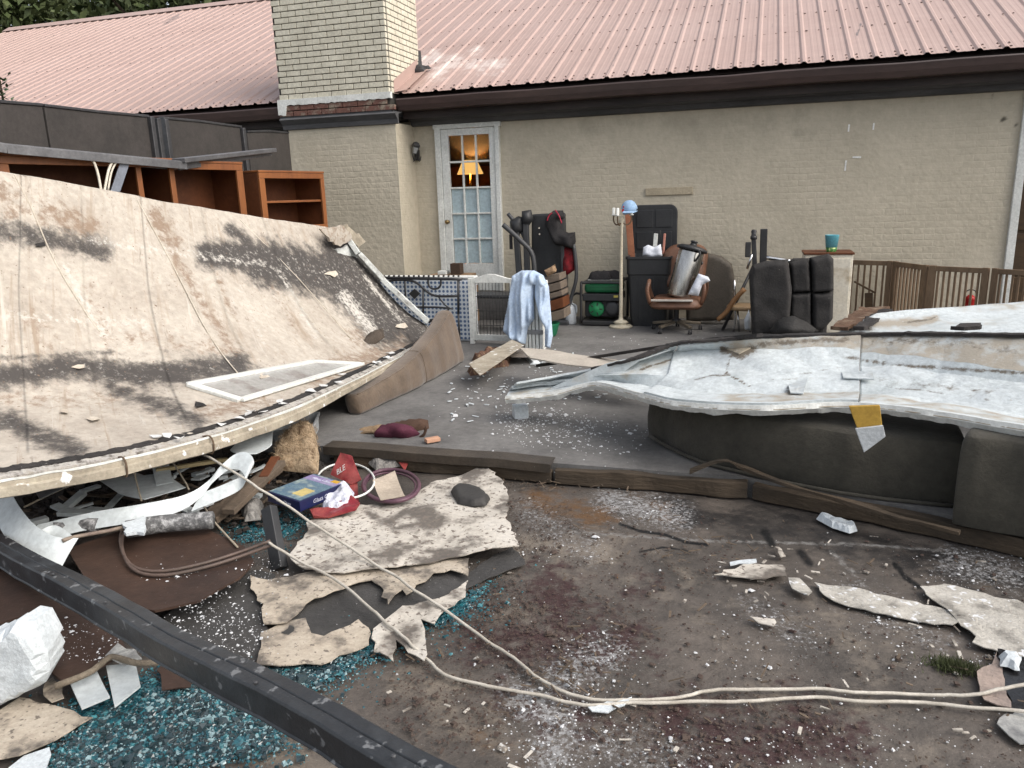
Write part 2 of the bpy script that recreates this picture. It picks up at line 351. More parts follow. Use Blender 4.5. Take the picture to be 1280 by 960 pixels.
mdark = M('dark_brown_trim', (.045,.032,.028), (.022,.018,.017), (.034,.026,.024), rough=.55, scale=4, bump=.15, bscale=40, stretch=(.3,1,1))
mgutter = M('brown_gutter_metal', (.075,.048,.042), (.045,.03,.028), rough=.42, scale=3, bump=.08, bscale=20, stretch=(.25,1,1), spec=.5)
mgrey = M('weathered_grey_moulding', (.10,.10,.102), (.055,.055,.058), (.08,.08,.083), rough=.6, scale=5, bump=.2, bscale=30, stretch=(.25,1,1))
def extr(prof, x0, x1, k=1, sag=0):
    mb = MB(); n = len(prof)
    vs = [(x0+(x1-x0)*i/k, y, z+sag*nz((x0+(x1-x0)*i/k, 0, 0), 1.1)) for i in range(k+1) for (y, z) in prof]
    fs = [(i*n+j, i*n+(j+1) % n, (i+1)*n+(j+1) % n, (i+1)*n+j) for i in range(k) for j in range(n)] + [tuple(range(n)), tuple(range(k*n, (k+1)*n))[::-1]]
    return mb.add(vs, fs)
EY, EZ, TAN = 9.0, 2.83, math.tan(math.radians(25.1))
cx0, cx1 = PY(349,124,YB)[0], PY(487,117,YB)[0]
gx = cx1+.02
for (a, b) in ((gx+.03, 9), (-18, cx0-.03)):
    extr([(9.0,2.78),(8.985,2.655),(9.10,2.65),(9.10,2.66),(8.995,2.665),(8.97,2.70),(8.955,2.775),(8.935,2.78),(8.925,2.765),(8.945,2.70),(8.975,2.645),(9.12,2.64),(9.12,2.79)], a, b, 24, .012).build('gutter', mgutter, house, bevel=.003)
    extr([(9.12,2.56),(9.16,2.56),(9.16,2.86),(9.12,2.83)], a, b, 2).build('fascia', mdark, house)
    extr([(9.16,2.60),(9.36,2.60),(9.36,2.62),(9.16,2.62)], a, b, 2).build('soffit', mdark, house)
    extr([(9.24,2.595),(9.27,2.56),(9.33,2.545),(9.34,2.50),(9.37,2.485),(9.397,2.485),(9.397,2.598)], a, b, 12, .004).build('moulding', mgrey, house)
extr([(8.80,2.62),(8.78,2.60),(8.84,2.54),(8.85,2.49),(8.878,2.485),(8.878,2.6),(9.0,2.63)], bx0-.05, bx1+.05, 6, .006).build('moulding', mgrey, house)
# ---- roof of ribbed sheets
mroof = M('faded_red_metal', (.415,.298,.26), (.375,.266,.232), (.395,.282,.246), rough=.45, scale=.8, grain=.25, bump=.05, bscale=14, spec=.45, layers=[('smear',(.56,.47,.43),6,1.8),('streak',(.10,.085,.085),8,.9)])
ridge = 15.2
mb = MB(); mb.add([(-17,EY+.05,EZ-.03),(9,EY+.05,EZ-.03),(9,ridge,EZ-.03+TAN*(ridge-EY)),(-17,ridge,EZ-.03+TAN*(ridge-EY)),(9,ridge+6,EZ-.03),(-17,ridge+6,EZ-.03)], [(0,1,2,3),(3,2,4,5)])
roof = mb.build('roof', mdark, house)
nyv = 40; PW = .9144
rr = random.Random(3)
for i in range(int(26/PW)):
    xa = -17 + i*PW; prof = []
    for k in range(4):
        o = k*PW/4
        prof += [(o,0),(o+.020,.019),(o+.046,.019),(o+.066,0),(o+.112,.0),(o+.120,.002),(o+.136,.002),(o+.144,0),(o+.178,0),(o+.186,.002),(o+.202,.002),(o+.210,0)]
    prof.append((PW-.001, 0)); tlt = rr.uniform(-.003, .003)
    G = []
    for (px_, h) in prof:
        G.append([(xa+px_, y, EZ+TAN*(y-EY)+h+.012+tlt+.003*nz((xa+px_, y, 0), .9)) for y in np.linspace(EY+rr.uniform(-.012,.012)*0, ridge, nyv)])
    mb = MB().grid(G); Q = np.array(mb.v); px = proj(Q)
    sm = mask(px, [([(520,82),(545,72)],16,.7),([(548,92),(570,74)],16,.66),([(585,80),(625,82)],20,.58),([(590,65),(600,62)],10,.6),([(540,95),(552,90)],14,.6)])
    stk = mask(px, [([(963,60),(965,30)],2.5,.7),([(1070,45),(1076,30)],3,.7),([(1186,35),(1196,55)],3,.6),([(765,85),(772,65)],3,.5),([(205,30),(225,18)],6,.5)])
    mb.build('roof_panel', mroof, roof, smooth=False, attrs=dict(smear=sm, streak=stk), fixn=False)
pts = []
for i in range(int(26/PW)):
    for k in range(4):
        for s in (.06, .16, 1.15, 1.9, 2.7, 3.6, 4.6, 5.7):
            for o in (.085, .215):
                y = EY+s*.9; pts.append((-17+i*PW+k*PW/4+o, y, EZ+TAN*(y-EY)+.013))
o = chips('screws', pts, .017, M('screw_heads', (.16,.11,.10), rough=.5, bump=0), .7); o.parent = roof; o.location = (1, -D, 0); o['kind'] = 'stuff'
extr([(ridge-.2, EZ+TAN*(ridge-.2-EY)+.045),(ridge, EZ+TAN*(ridge-EY)+.05),(ridge+.2, EZ+TAN*(ridge-.2-EY)+.045),(ridge, EZ+TAN*(ridge-EY)+.075)], -17.05, 9, 1).build('ridge_cap', mroof, roof)
# ---- chimney
mbrick = M('cream_glazed_brick', (.60,.57,.465), (.49,.46,.37), (.55,.52,.42), rough=.5, scale=5, bump=.22, bscale=45, spec=.4)
mmort = M('dark_mortar', (.05,.046,.04), (.03,.028,.025), rough=.95, scale=20)
mred = M('old_red_brick', (.17,.085,.065), (.26,.22,.17), (.13,.065,.052), rough=.9, scale=9, bump=.5, bscale=60)
cw = cx1-cx0; cdp = .92
ch = MB().box(((cx0+cx1)/2, YB+.006+cdp/2, 3.9), (cw-.012, cdp-.012, 2.7)).build('chimney', mmort, house)
hl = np.array(house.location)
BL, BH, BJ = .2035, .0677, .0095
def brickmesh(L, Dp, nm, mt=mbrick):
    b = MB().box((0,0,0), (L-BJ, Dp, BH-BJ)); o = b.build(nm, mt, local=True, bevel=.004); me = o.data
    dg = bpy.context.evaluated_depsgraph_get(); me2 = bpy.data.meshes.new_from_object(o.evaluated_get(dg)); me2.materials.clear() if False else None
    bpy.data.objects.remove(o); return me2
def brick(me, p, rz=0):
    o = bpy.data.objects.new('brick', me); COL.objects.link(o); o.parent = ch; o.location = tuple(np.array(p)-hl); o.rotation_euler = (rr.uniform(-.006,.006), rr.uniform(-.006,.006), rz+rr.uniform(-.008,.008)); return o
bf = brickmesh(BL, .05, 'brick_stretcher'); cache = {}
def part_brick(L):
    k = round(L, 2)
    if k not in cache: cache[k] = brickmesh(k, .05, 'brick_cut')
    return cache[k]
def course_row(z, off, x0, x1, put):
    x = x0 - off
    while x < x1-.03:
        a, b = max(x, x0), min(x+BL, x1)
        if b-a > .045: put(bf if b-a > BL-.01 else part_brick(b-a), (a+b)/2)
        x += BL
zc = 2.845; row = 0
while zc < 4.35:
    course_row(zc+BH/2, (BL/2 if row % 2 else 0)+.07, cx0, cx1, lambda me, x: brick(me, (x, YB+.021+rr.uniform(-.0015,.0015), zc+BH/2)))
    if zc > 2.83:
        course_row(zc+BH/2, (BL/2 if row % 2 else 0), YB+.05, YB+cdp, lambda me, y: brick(me, (cx1-.021, y, zc+BH/2), math.pi/2) if EZ+TAN*(y+.1-EY) < zc+.08 else None)
    zc += BH; row += 1
ragged = [(cx0-.02, YB-.022, 2.85)] + [(cx0-.02+(cw+.04)*i/60, YB-.022, (2.775 if i > 4 else 2.66)+.012*nz((i*.5,0,0), 1)+.008*rr.random()) for i in range(61)] + [(cx1+.02, YB-.022, 2.855)]
MB().prism(ragged, (0,.05,0)).build('painted_band', mwhite, ch)
red_me = brickmesh(.20, .05, 'brick_red', mred)
for rI in range(2):
    for k in range(8):
        x = cx0+.09+k*.2+(.1 if rI % 2 else 0)
        if x < cx1+.02: brick(red_me, (x, YB+.012, 2.645+.034+rI*.0677))
MB().box(((cx0+cx1)/2, YB+.25, 2.62), (cw+.02, .5, .06)).build('ledge', mgrey, ch)
mb = MB(); mb.add([(cx1+.004, y, EZ+TAN*(y-EY)+h) for y in (9.0,9.25,9.5,9.75) for h in (.03,.17)]+[(cx1+.16, y, EZ+TAN*(y-EY)+.045) for y in (9.0,9.25,9.5,9.75)],
   [(0,2,3,1),(2,4,5,3),(4,6,7,5),(0,8,9,2),(2,9,10,4),(4,10,11,6)]); mb.build('flashing', mroof, ch, solid=.004, attrs=dict(smear=[0]*12, streak=[0]*12))
mtar = M('black_tar', (.02,.02,.022), (.05,.05,.052), rough=.6, bump=.5, bscale=40)
lump(gp([(0,0)],0) and [np.array([cx1+.02+.16*math.cos(a)*s, 9.72+.10*math.sin(a)*s, EZ+TAN*(.72+.10*math.sin(a)*s)+.04]) for a, s in [(k*.42, 1+.3*math.sin(k*2.1)) for k in range(15)]], (0,-TAN,1), .05, res=.02, wr=.02, ws=(20,20,20)).build('tar_patch', mtar, ch, smooth=True)
MB().bar((cx1+.02,9.78,3.2),(cx1-.01,9.82,3.46),.07,.03).build('tar_strip', mtar, ch, bevel=.008)
# ---- glazed door, its frame, and the lit room behind
door = MB()
X0, X1 = -3.82, -3.11; px0, px1, pz0, pz1 = -3.725, -3.185, .765, 2.35
for a, b in (((X0,9.36,dz0),(px0,9.41,dz1-.03)), ((px1,9.36,dz0),(X1,9.41,dz1-.03)), ((px0,9.362,dz0),(px1,9.408,pz0)), ((px0,9.362,pz1),(px1,9.408,dz1-.03))): door.span(np.array(a), np.array(b))
door = door.build('door', mwhite, house, bevel=.004)
pw, ph = (px1-px0)/3, (pz1-pz0)/5
for i in (1, 2): MB().box((px0+pw*i, 9.385, (pz0+pz1)/2), (.024,.034,pz1-pz0)).build('glazing_bar', mwhite, door, bevel=.005)
for j in range(1, 5): MB().box(((px0+px1)/2, 9.385, pz0+ph*j), (px1-px0,.03,.024)).build('glazing_bar', mwhite, door, bevel=.005)
mglass = bpy.data.materials.new('window_glass'); mglass.use_nodes = True; b_ = mglass.node_tree.nodes['Principled BSDF']
b_.inputs['Transmission Weight'].default_value = 1; b_.inputs['Roughness'].default_value = .03; b_.inputs['IOR'].default_value = 1.1; b_.inputs['Base Color'].default_value = (.9,.95,.95,1)
mblind = M('white_blind', (.62,.68,.71), (.54,.60,.64), rough=.7, scale=3, bump=.06)
for i in range(3):
    for j in range(5):
        c = (px0+pw*(i+.5), 9.388, pz0+ph*(j+.5))
        MB().box(c, (pw-.02,.004,ph-.02)).build('pane', mglass, door)
        if j < 3: MB().box((c[0], 9.402, c[2]), (pw-.01,.004,ph-.012)).build('blind', mblind, door)
mbrass = M('aged_brass', (.35,.25,.12), rough=.35, metal=1, bump=0)
MB().lathe([(.022,0),(.022,.01),(.010,.02),(.012,.035),(.026,.045),(.028,.06),(.016,.072)], 14, (X0+.05,9.36,1.30), Matrix.Rotation(math.pi/2, 3, 'X')).build('door_knob', mbrass, door, smooth=True)
fr = MB()
for a, b in (((dx0,9.34,dz0),(X0-.004,9.45,dz1)), ((X1+.004,9.34,dz0),(dx1,9.45,dz1)), ((dx0-.02,9.345,dz1-.026),(dx1+.02,9.45,dz1+.03))): fr.span(np.array(a), np.array(b))
fr.build('door_frame', mwhite, house, bevel=.006)
MB().span(np.array((dx0-.05,9.0,.1)), np.array((dx1+.3,9.39,.41))).build('door_step', mp_, house, bevel=.01)
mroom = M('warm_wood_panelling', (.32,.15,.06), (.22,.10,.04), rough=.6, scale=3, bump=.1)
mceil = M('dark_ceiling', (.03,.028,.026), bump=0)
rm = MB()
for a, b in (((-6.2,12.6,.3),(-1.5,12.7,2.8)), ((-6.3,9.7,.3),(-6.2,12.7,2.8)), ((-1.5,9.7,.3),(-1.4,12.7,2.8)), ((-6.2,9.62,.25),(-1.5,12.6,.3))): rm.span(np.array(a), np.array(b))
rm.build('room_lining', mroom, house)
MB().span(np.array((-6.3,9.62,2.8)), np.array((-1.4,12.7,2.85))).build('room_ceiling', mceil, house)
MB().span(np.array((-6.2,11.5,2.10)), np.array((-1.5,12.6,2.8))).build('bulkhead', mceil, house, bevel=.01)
lp = PY(588, 222, 11.3)
lamp = thing('table_lamp', 'lit table lamp with yellow shade seen through the glazed door', 'lamp', (lp[0], lp[1], .88))
me_ = bpy.data.materials.new('glowing_shade'); me_.use_nodes = True; b_ = me_.node_tree.nodes['Principled BSDF']
b_.inputs['Base Color'].default_value = (.9,.6,.2,1); b_.inputs['Emission Color'].default_value = (1,.55,.16,1); b_.inputs['Emission Strength'].default_value = .55
MB().grid([[(r_*math.cos(a), r_*math.sin(a), z_) for r_, z_ in ((.20,1.06),(.155,1.16),(.11,1.26))] for a in np.linspace(0, 2*math.pi, 25)]).build('lamp_shade', me_, lamp, local=True, smooth=True, solid=.003)
MB().lathe([(.09,0),(.09,.02),(.03,.05),(.05,.3),(.07,.5),(.03,.75),(.012,.9),(.012,1.1)], 14).build('lamp_base', mbrass, lamp, local=True, smooth=True)
ld = bpy.data.lights.new('lamp_bulb', 'POINT'); ld.energy = 45; ld.color = (1,.48,.16); ld.shadow_soft_size = .02
lo = bpy.data.objects.new('lamp_bulb', ld); COL.objects.link(lo); lo.parent = lamp; lo.location = (0, 0, 1.17)
sb = thing('side_table', 'small dark table under the lit lamp inside the house', 'table', (lp[0], lp[1], .3))
MB().box((0,0,.55), (.6,.5,.05)).build('tabletop', mroom, sb, local=True, bevel=.01)
for sx in (-.26,.26):
    for sy in (-.2,.2): MB().box((sx,sy,.2625), (.05,.05,.525)).build('leg', mroom, sb, local=True)
# ---- right-hand opening with white trim and brown boarded door
MB().span(np.array((2.54,9.36,.1)), np.array((2.62,9.62,2.48))).build('door_frame', mwhite, house, bevel=.006)
bd = M('brown_stained_boards', (.075,.045,.022), (.045,.028,.015), rough=.5, scale=3, bump=.15, stretch=(1,1,6))
rd = MB().span(np.array((2.62,9.66,.1)), np.array((4.1,9.70,2.5))).build('panel_door', bd, house)
for k in range(5): MB().span(np.array((2.64,9.63,.14+k*.47)), np.array((4.08,9.659,.58+k*.47))).build('panel', bd, rd, bevel=.008)
# ---- wall lantern, board and stray tape strips on the wall
mblack = M('black_metal', (.022,.022,.024), (.035,.034,.034), rough=.45, scale=8, bump=.1, spec=.5)
p = PY(522,192,D)
ln = thing('wall_lantern', 'broken black coach lantern hanging on the wall beside the glazed door', 'lantern', (p[0], D-.02, p[2]-.12))
MB().box((0,0,.10), (.07,.03,.13)).build('backplate', mblack, ln, local=True, bevel=.008)
MB().tube([(0,-.02,.08),(0,-.09,.03),(0,-.13,.09),(0,-.12,.14)], .009).build('bracket', mblack, ln, local=True)
MB().lathe([(.03,0),(.055,.10),(.062,.105),(.035,.14),(.0,.15)], 4, (.02,-.12,.11), Matrix.Rotation(.25,3,'Y')).build('cage', mblack, ln, local=True)
MB().lathe([(.026,0),(.045,.085)], 4, (.022,-.128,.118), Matrix.Rotation(.25,3,'Y')).build('glass', M('smoky_glass', (.35,.36,.36), rough=.15, bump=0), ln, local=True)
for sx in (-1, 1): MB().tube([(0,-.02,.06),(sx*.05,-.04,.02),(sx*.075,-.05,.08)], .005).build('scroll', mblack, ln, local=True)
a, b = PY(807,244,D-.01), PY(866,234,D-.01)
tag(MB().bar(PY(807,240,D-.012), PY(866,238,D-.012), .022, .085).build('wall_board', M('painted_board', (.42,.36,.26), (.34,.29,.21), rough=.8, scale=6), bevel=.004), 'short painted wooden board fixed across the wall above the rubbish bin', 'board')
mtape = M('white_tape', (.85,.85,.82), rough=.5, bump=0)
for (x, y, w, h, l) in ((1061,160,.016,.075,'upper white tape strip stuck upright on the wall, farther from the crack'), (1092,158,.016,.07,'white tape strip stuck upright on the wall, closer to the stepped crack'),
                     (1071,196.5,.085,.018,'white tape strip stuck flat across the wall'), (1057,207,.016,.11,'longest white tape strip, upright below the others on the wall')):
    p = PY(x, y, D-.004); tag(MB().box((p[0], D-.004, p[2]), (w,.004,h), Matrix.Rotation(.04,3,'Y')).build('tape_strip', mtape), l, 'tape', 'tape strips on the wall')
# ---- trees beyond the roof
mleaf = M('dark_leaves', (.050,.075,.026), (.022,.04,.014), (.085,.105,.042), rough=.6, scale=1.2, bump=0, spec=.3)
mbark = M('bark', (.08,.06,.045), rough=.9, bump=.6, bscale=20)
def leaves(c, rad, n, size, seed):
    r = np.random.default_rng(seed); nc = 46
    cc = r.normal(0, 1, (nc, 3)); cc /= np.linalg.norm(cc, axis=1)[:,None]; cc *= (r.random((nc,1))**.4); cc = cc*rad*.85
    k = r.integers(0, nc, n); P = cc[k] + r.normal(0, 1, (n, 3))*np.array(rad)*.17 + c
    a = r.normal(0, 1, (n, 3)); a /= np.linalg.norm(a, axis=1)[:,None]; b = np.cross(a, r.normal(0, 1, (n, 3))); b /= np.linalg.norm(b, axis=1)[:,None]
    s = size*(.5+r.random((n,1)))
    V = np.stack([P-a*s, P+b*s*.45, P+a*s, P-b*s*.45], 1).reshape(-1, 3)
    mb = MB(); mb.v = V.tolist(); mb.f = (np.arange(n)[:,None]*4+np.arange(4)).tolist(); return mb
for i, (tx, ty, h, rad, lab) in enumerate([(-22,20,9.5,3.4,'tall dense tree past the gable end of the red roof'), (-18.5,22,10,3.4,'broad dark tree rising behind the ridge near the gable end'), (-15.2,23,10.5,3.2,'dark tree behind the ridge between the gable and the chimney'), (-29,19,8,3.6,'shaded tree standing farthest out past the gable'), (-11.5,24,11,3.2,'dark tree behind the roof ridge nearest the chimney'), (-24,27,12,4,'tallest tree at the back beyond the gable end')]):
    t = thing('tree', lab, 'tree', (tx, ty, 0), 'trees behind the house')
    MB().tube([(0,0,0),(.1,.05,h*.3),(-.1,.1,h*.6),(.1,0,h*.85)], [.30,.26,.2,.12,.06], 8).build('trunk', mbark, t, local=True, smooth=True)
    for q in range(5):
        a = q*1.3+i; MB().tube([(0,0,h*(.35+.08*q)),(math.cos(a)*rad*.4,math.sin(a)*rad*.4,h*(.45+.08*q)),(math.cos(a)*rad*.8,math.sin(a)*rad*.8,h*(.5+.09*q))], [.09,.06,.03], 6).build('limb', mbark, t, local=True)
    leaves(np.array([0,0,h*.62]), np.array([rad,rad,h*.42]), 9000, .16, i).build('crown', mleaf, t, local=True, fixn=False)
# ================================================================== LEFT SIDE: cabinets, partitions, fallen roof
from mathutils.bvhtree import BVHTree
def bvh_of(mb): return BVHTree.FromPolygons([Vector(v) for v in mb.v], mb.f)
def hit(bv, x, y, lift=0.):
    d = Vector(ray(x, y)).normalized(); p, n, i, t = bv.ray_cast(Vector(CAM), d)
    if p is None: return None
    if n.dot(d) > 0: n = -n
    return np.array(p + n*lift)
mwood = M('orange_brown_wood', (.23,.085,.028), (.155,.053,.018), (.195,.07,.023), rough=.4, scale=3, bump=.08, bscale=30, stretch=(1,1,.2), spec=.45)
mwoodin = M('dark_wood_cabinet_shade', (.13,.045,.018), (.085,.03,.013), rough=.55, scale=3, bump=.06)  # cabinet wood with interior shade put into its colour; elsewhere plain dark wood
CA, CB = PY(0,190,3.75), PY(403,219,6.7)
uu = (CB-CA)[:2]; CL = np.linalg.norm(uu); uu = uu/CL; nn = np.array([uu[1], -uu[0], 0]); UZ = math.atan2(uu[1], uu[0])
def cabp(x, y, off=0.): return PP(x, y, np.array([CA[0], CA[1], 0])+nn*off, nn)
def cabs(x, y): return (cabp(x, y)[:2]-CA[:2])@uu
def cabinet(s0, s1, opens, label, shelves=(), zt=1.9, zb=1.36):
    p = np.array([CA[0]+uu[0]*s0, CA[1]+uu[1]*s0, PLAT]); r = thing('cabinet', label, 'cabinet', p, 'salvaged wooden cabinets', UZ); L = s1-s0; h = zt-PLAT; b = zb-PLAT; dp = .36
    def pt(nm, a, c, mt=mwood, bv=.003): MB().span(np.array(a, float), np.array(c, float)).build(nm, mt, r, local=True, bevel=bv)
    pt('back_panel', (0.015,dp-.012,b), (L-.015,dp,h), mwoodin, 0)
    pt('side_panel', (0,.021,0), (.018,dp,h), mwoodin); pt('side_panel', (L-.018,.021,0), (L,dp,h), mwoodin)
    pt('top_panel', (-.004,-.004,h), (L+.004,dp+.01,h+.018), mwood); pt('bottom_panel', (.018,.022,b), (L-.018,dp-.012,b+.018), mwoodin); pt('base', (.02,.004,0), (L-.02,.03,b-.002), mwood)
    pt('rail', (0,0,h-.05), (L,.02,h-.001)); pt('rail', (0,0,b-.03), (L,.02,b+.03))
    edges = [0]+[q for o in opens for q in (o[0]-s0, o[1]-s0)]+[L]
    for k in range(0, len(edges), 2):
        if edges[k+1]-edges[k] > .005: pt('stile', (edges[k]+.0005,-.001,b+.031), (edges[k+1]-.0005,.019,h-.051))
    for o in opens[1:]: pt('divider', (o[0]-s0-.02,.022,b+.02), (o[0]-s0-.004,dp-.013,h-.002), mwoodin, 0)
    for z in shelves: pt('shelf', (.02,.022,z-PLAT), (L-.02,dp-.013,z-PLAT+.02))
sA, sB, sC, sD, sE, sF, sG, sH, sI, sJ = [cabs(x, 212) for x in (12,170,175,206,199,213,301,308,325,404)]
zt = cabp(200, 204)[2]+.02
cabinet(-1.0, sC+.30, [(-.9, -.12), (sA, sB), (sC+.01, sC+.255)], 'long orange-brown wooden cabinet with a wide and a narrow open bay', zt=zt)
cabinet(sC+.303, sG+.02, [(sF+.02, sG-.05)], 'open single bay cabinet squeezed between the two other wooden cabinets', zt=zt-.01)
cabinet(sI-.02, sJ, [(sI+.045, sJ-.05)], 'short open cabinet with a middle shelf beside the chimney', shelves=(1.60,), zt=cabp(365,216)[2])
MB_dark = M('black_void_board', (.02,.015,.012), bump=0)
# ---- dark partition panels standing behind the cabinets
mpart = M('dark_pebbled_vinyl', (.052,.046,.043), (.036,.033,.031), (.046,.041,.038), rough=.62, scale=3, bump=.5, bscale=140, dist=.004)
mpost = M('dark_aluminium', (.10,.10,.105), (.06,.06,.063), rough=.4, metal=.6, bump=.05, spec=.5)
Q1, Q2 = PY(0,128,4.5), PY(362,170,8.7); qv = (Q2-Q1)[:2]; qv /= np.linalg.norm(qv); qn = np.array([qv[1], -qv[0], 0])
def pq(x, y, off=0.): return PP(x, y, Q1+qn*off, qn)
def partition(tops, label, posts=(), white=False):
    a = [pq(x, y) for x, y in tops]; base = [np.array([p[0], p[1], PLAT]) for p in a]
    r = thing('partition_panel', label, 'partition', (a[0]+a[-1])/2*np.array([1,1,0])+np.array([0,0,PLAT]), 'dark partition panels behind the cabinets')
    MB().prism(a+base[::-1], -qn*.05).build('panel', mpart, r, bevel=.006)
    cp = MB()
    for p, q in zip(a[:-1], a[1:]): cp.bar(p+qn*-.02+np.array([0,0,.012]), q+qn*-.02+np.array([0,0,.012]), .06, .022)
    cp.build('top_rail', mpost if not white else mwhite, r, bevel=.004)
    for (x, y) in posts:
        t = pq(x, y, .02); MB().bar(t, np.array([t[0], t[1], PLAT]), .05, .05, up=(1,0,0)).build('post', mpost, r, bevel=.006)
    return r
partition([(-130,108),(0,129),(53,133)], 'dark partition panel ending at the vertical seam behind the longest cabinet')
partition([(55.5,133.5),(120,141),(186,147)], 'dark partition panel between the seam and the metal posts', posts=[(188,146),(196,148)])
partition([(204,149),(250,153),(302,160)], 'narrower dark partition panel behind the middle cabinet', posts=[(206,149),(303,160)])
partition([(309,166),(335,165),(361,167)], 'dark partition panel butting against the chimney breast')
# ---- loose metal channel lying on the cabinets, cables over its edge
malu = M('scratched_grey_channel', (.20,.20,.205), (.11,.11,.115), (.15,.15,.155), rough=.38, metal=.55, scale=5, bump=.15, stretch=(1,1,1), spec=.5)
def channel(P, w, h, t=.012):
    mb = MB()
    for a, b in zip(P[:-1], P[1:]):
        mb.bar(a, b, w, t); u = np.cross(np.array(b)-np.array(a), [0,0,1.]); u /= np.linalg.norm(u)
        for s in (-1, 1): mb.bar(np.array(a)+u*s*w/2+np.array([0,0,-h/2]), np.array(b)+u*s*w/2+np.array([0,0,-h/2]), t, h)
    return mb
tag(channel([cabp(-150,160,.02)+[0,0,.03], cabp(0,181,.02)+[0,0,.0], cabp(226,203,.02)], .12, .055).build('metal_channel', malu, bevel=.003), 'long grey metal channel lying along the cabinet tops', 'metal channel')
mb = MB(); a, b = cabp(222,201,.05), cabp(338,188,-.25); mb.bar(a, b, .13, .035)
mb.bar(a+np.array([0,0,-.04]), b+np.array([0,0,-.02]), .02, .06); tag(mb.build('metal_channel', malu, bevel=.004), 'bent end piece of grey channel sticking up past the cabinets', 'metal channel')
mcable = M('cream_cable', (.66,.62,.53), (.5,.46,.38), rough=.55, scale=12, bump=.1)
for k, (pp, l) in enumerate((([(104,194),(113,196),(121,212),(126,236),(128,246)], 'white cable drooping over the long cabinet, away from the grey strap'), ([(152,197),(143,199),(136,212),(131,236),(129,248)], 'white cable curling down beside the grey strap'), ([(156,196),(146,202),(139,216),(135,238)], 'thinner white cable hugging the grey strap'))):
    tag(MB().tube([cabp(x, y, .07) for x, y in pp], .009-.002*(k == 2), 6).build('cable', mcable, smooth=True), l, 'cable', 'cables hanging over the cabinets')
tag(MB().prism([cabp(x, y, .05) for x, y in ((151,198),(163,198),(149,240),(137,240))], nn*.012).build('strap', M('grey_blue_strap', (.20,.22,.26), rough=.4, bump=.05), bevel=.003), 'flat grey strap hanging down over the longest cabinet', 'strap')
# ---- the fallen roof section
TOPL = [cabp(x, y, .10) for x, y in ((0,213),(110,233),(220,254),(330,272),(434,287))]
CRE = [PZ(x, y, z) for x, y, z in ((0,502,.66),(130,483,.62),(270,466,.57),(420,438,.46),(533,407,.34))]
FRO = [PZ(x, y, z) for x, y, z in ((0,590,.52),(150,564,.50),(300,525,.45),(420,478,.38),(548,416,.28))]
def curve(P, us):
    P = [Vector(p) for p in P]; P = [P[0]*2-P[1]*1.0]+P; ext = P  # one control point outside the frame
    s = spline([Vector(p) for p in ext], 40); n = len(s)-1
    return [np.array(s[min(n, int(round(u*n)))]) for u in us]
NU, NV = 200, 110
US = np.linspace(.04, 1, NU); c0, c2, c4 = curve(TOPL, US), curve(CRE, US), curve(FRO, US)
G = []
for i in range(NU):
    a, b, c = Vector(c0[i]), Vector(c2[i]), Vector(c4[i]); mid = (a+b)/2 + Vector((-.03,-.02,-.10)); m2 = (b+c)/2+Vector((0,0,-.025))
    q1 = a*.75+b*.25+Vector((-.02,-.01,-.075)); q3 = a*.25+b*.75+Vector((-.02,-.01,-.085))
    s = spline([a, q1, mid, q3, b, m2, c], 20); n = len(s)-1; row = []
    for j in range(NV):
        p = np.array(s[int(round(j/(NV-1)*n))]); p[2] += .008*nz(p, 2.2, 1)+.004*nz(p, 7, 4)+.010*math.sin(US[i]*26)*max(0, 1-abs(j/NV-.45)*2.2)*.5
        row.append(p)
    G.append(row)
UVP = np.array([(US[i], j/(NV-1), 0) for i in range(NU) for j in range(NV)])
PNL = MB().grid(G); BVL = bvh_of(PNL); Q = np.array(PNL.v); px = proj(Q)
tar = mask(px, [([(0,288),(50,296),(130,312)],32,.66),([(262,318),(330,322),(390,332)],30,.92),([(286,285),(312,305)],16,.7),([(330,328),(420,345),(450,370),(480,405)],46,.95),([(430,318),(480,365),(528,405)],50,.98),([(400,330),(440,345)],26,.75),
                ([(0,470),(90,458),(180,470),(300,458)],32,.74),([(0,448),(120,442),(140,440)],9,.6),([(130,445),(240,440),(250,462)],12,.42),([(0,522),(50,545),(105,568)],30,.66),([(140,486),(200,505),(250,528)],26,.62),([(300,462),(330,458)],14,.45)])
grime = mask(px, [([(60,265),(110,285)],30,.6),([(195,270),(215,300)],24,.62),([(215,315),(260,390),(300,450)],12,.55),([(260,320),(295,400)],9,.48),([(0,240),(20,260)],40,.5),([(320,250),(420,285)],22,.42),([(160,420),(300,440)],22,.4),([(0,500),(140,500)],26,.4),([(330,340),(370,410)],14,.4),([(110,360),(140,440)],16,.4),([(450,420),(540,420)],30,.55),([(390,470),(520,430)],26,.6),([(250,520),(330,500)],24,.5),([(40,400),(60,430)],30,.38)])
pale = mask(px, [([(350,340),(395,420)],8,.5),([(0,395),(180,405)],14,.42),([(80,330),(130,420)],10,.5),([(110,300),(330,330)],12,.45),([(430,370),(470,420)],16,.62),([(455,345),(500,400)],6,.55),([(300,360),(330,430)],6,.4)])
pale = np.maximum(pale, tar*.30)
mmem = M('cream_roof_membrane', (.43,.39,.335), (.35,.31,.262), (.40,.36,.308), rough=.8, scale=2.6, bump=.35, bscale=34, dist=.012, streak=[((.27,.21,.155),46,3.2,.54,.72),((.15,.115,.09),70,8,.62,.74),((.52,.49,.44),60,4,.60,.76)],
         layers=[('grime',(.23,.17,.125),18,1.9),('tar',(.060,.054,.050),13,1.15),('pale',(.50,.475,.43),26,1.9)], speck=((.17,.12,.085),48,.67))
left = thing('fallen_roof_panel', 'huge cream roof membrane slab with black tar smears, collapsed against the cabinets', 'roof panel', np.array([-3.5,4,PLAT]))
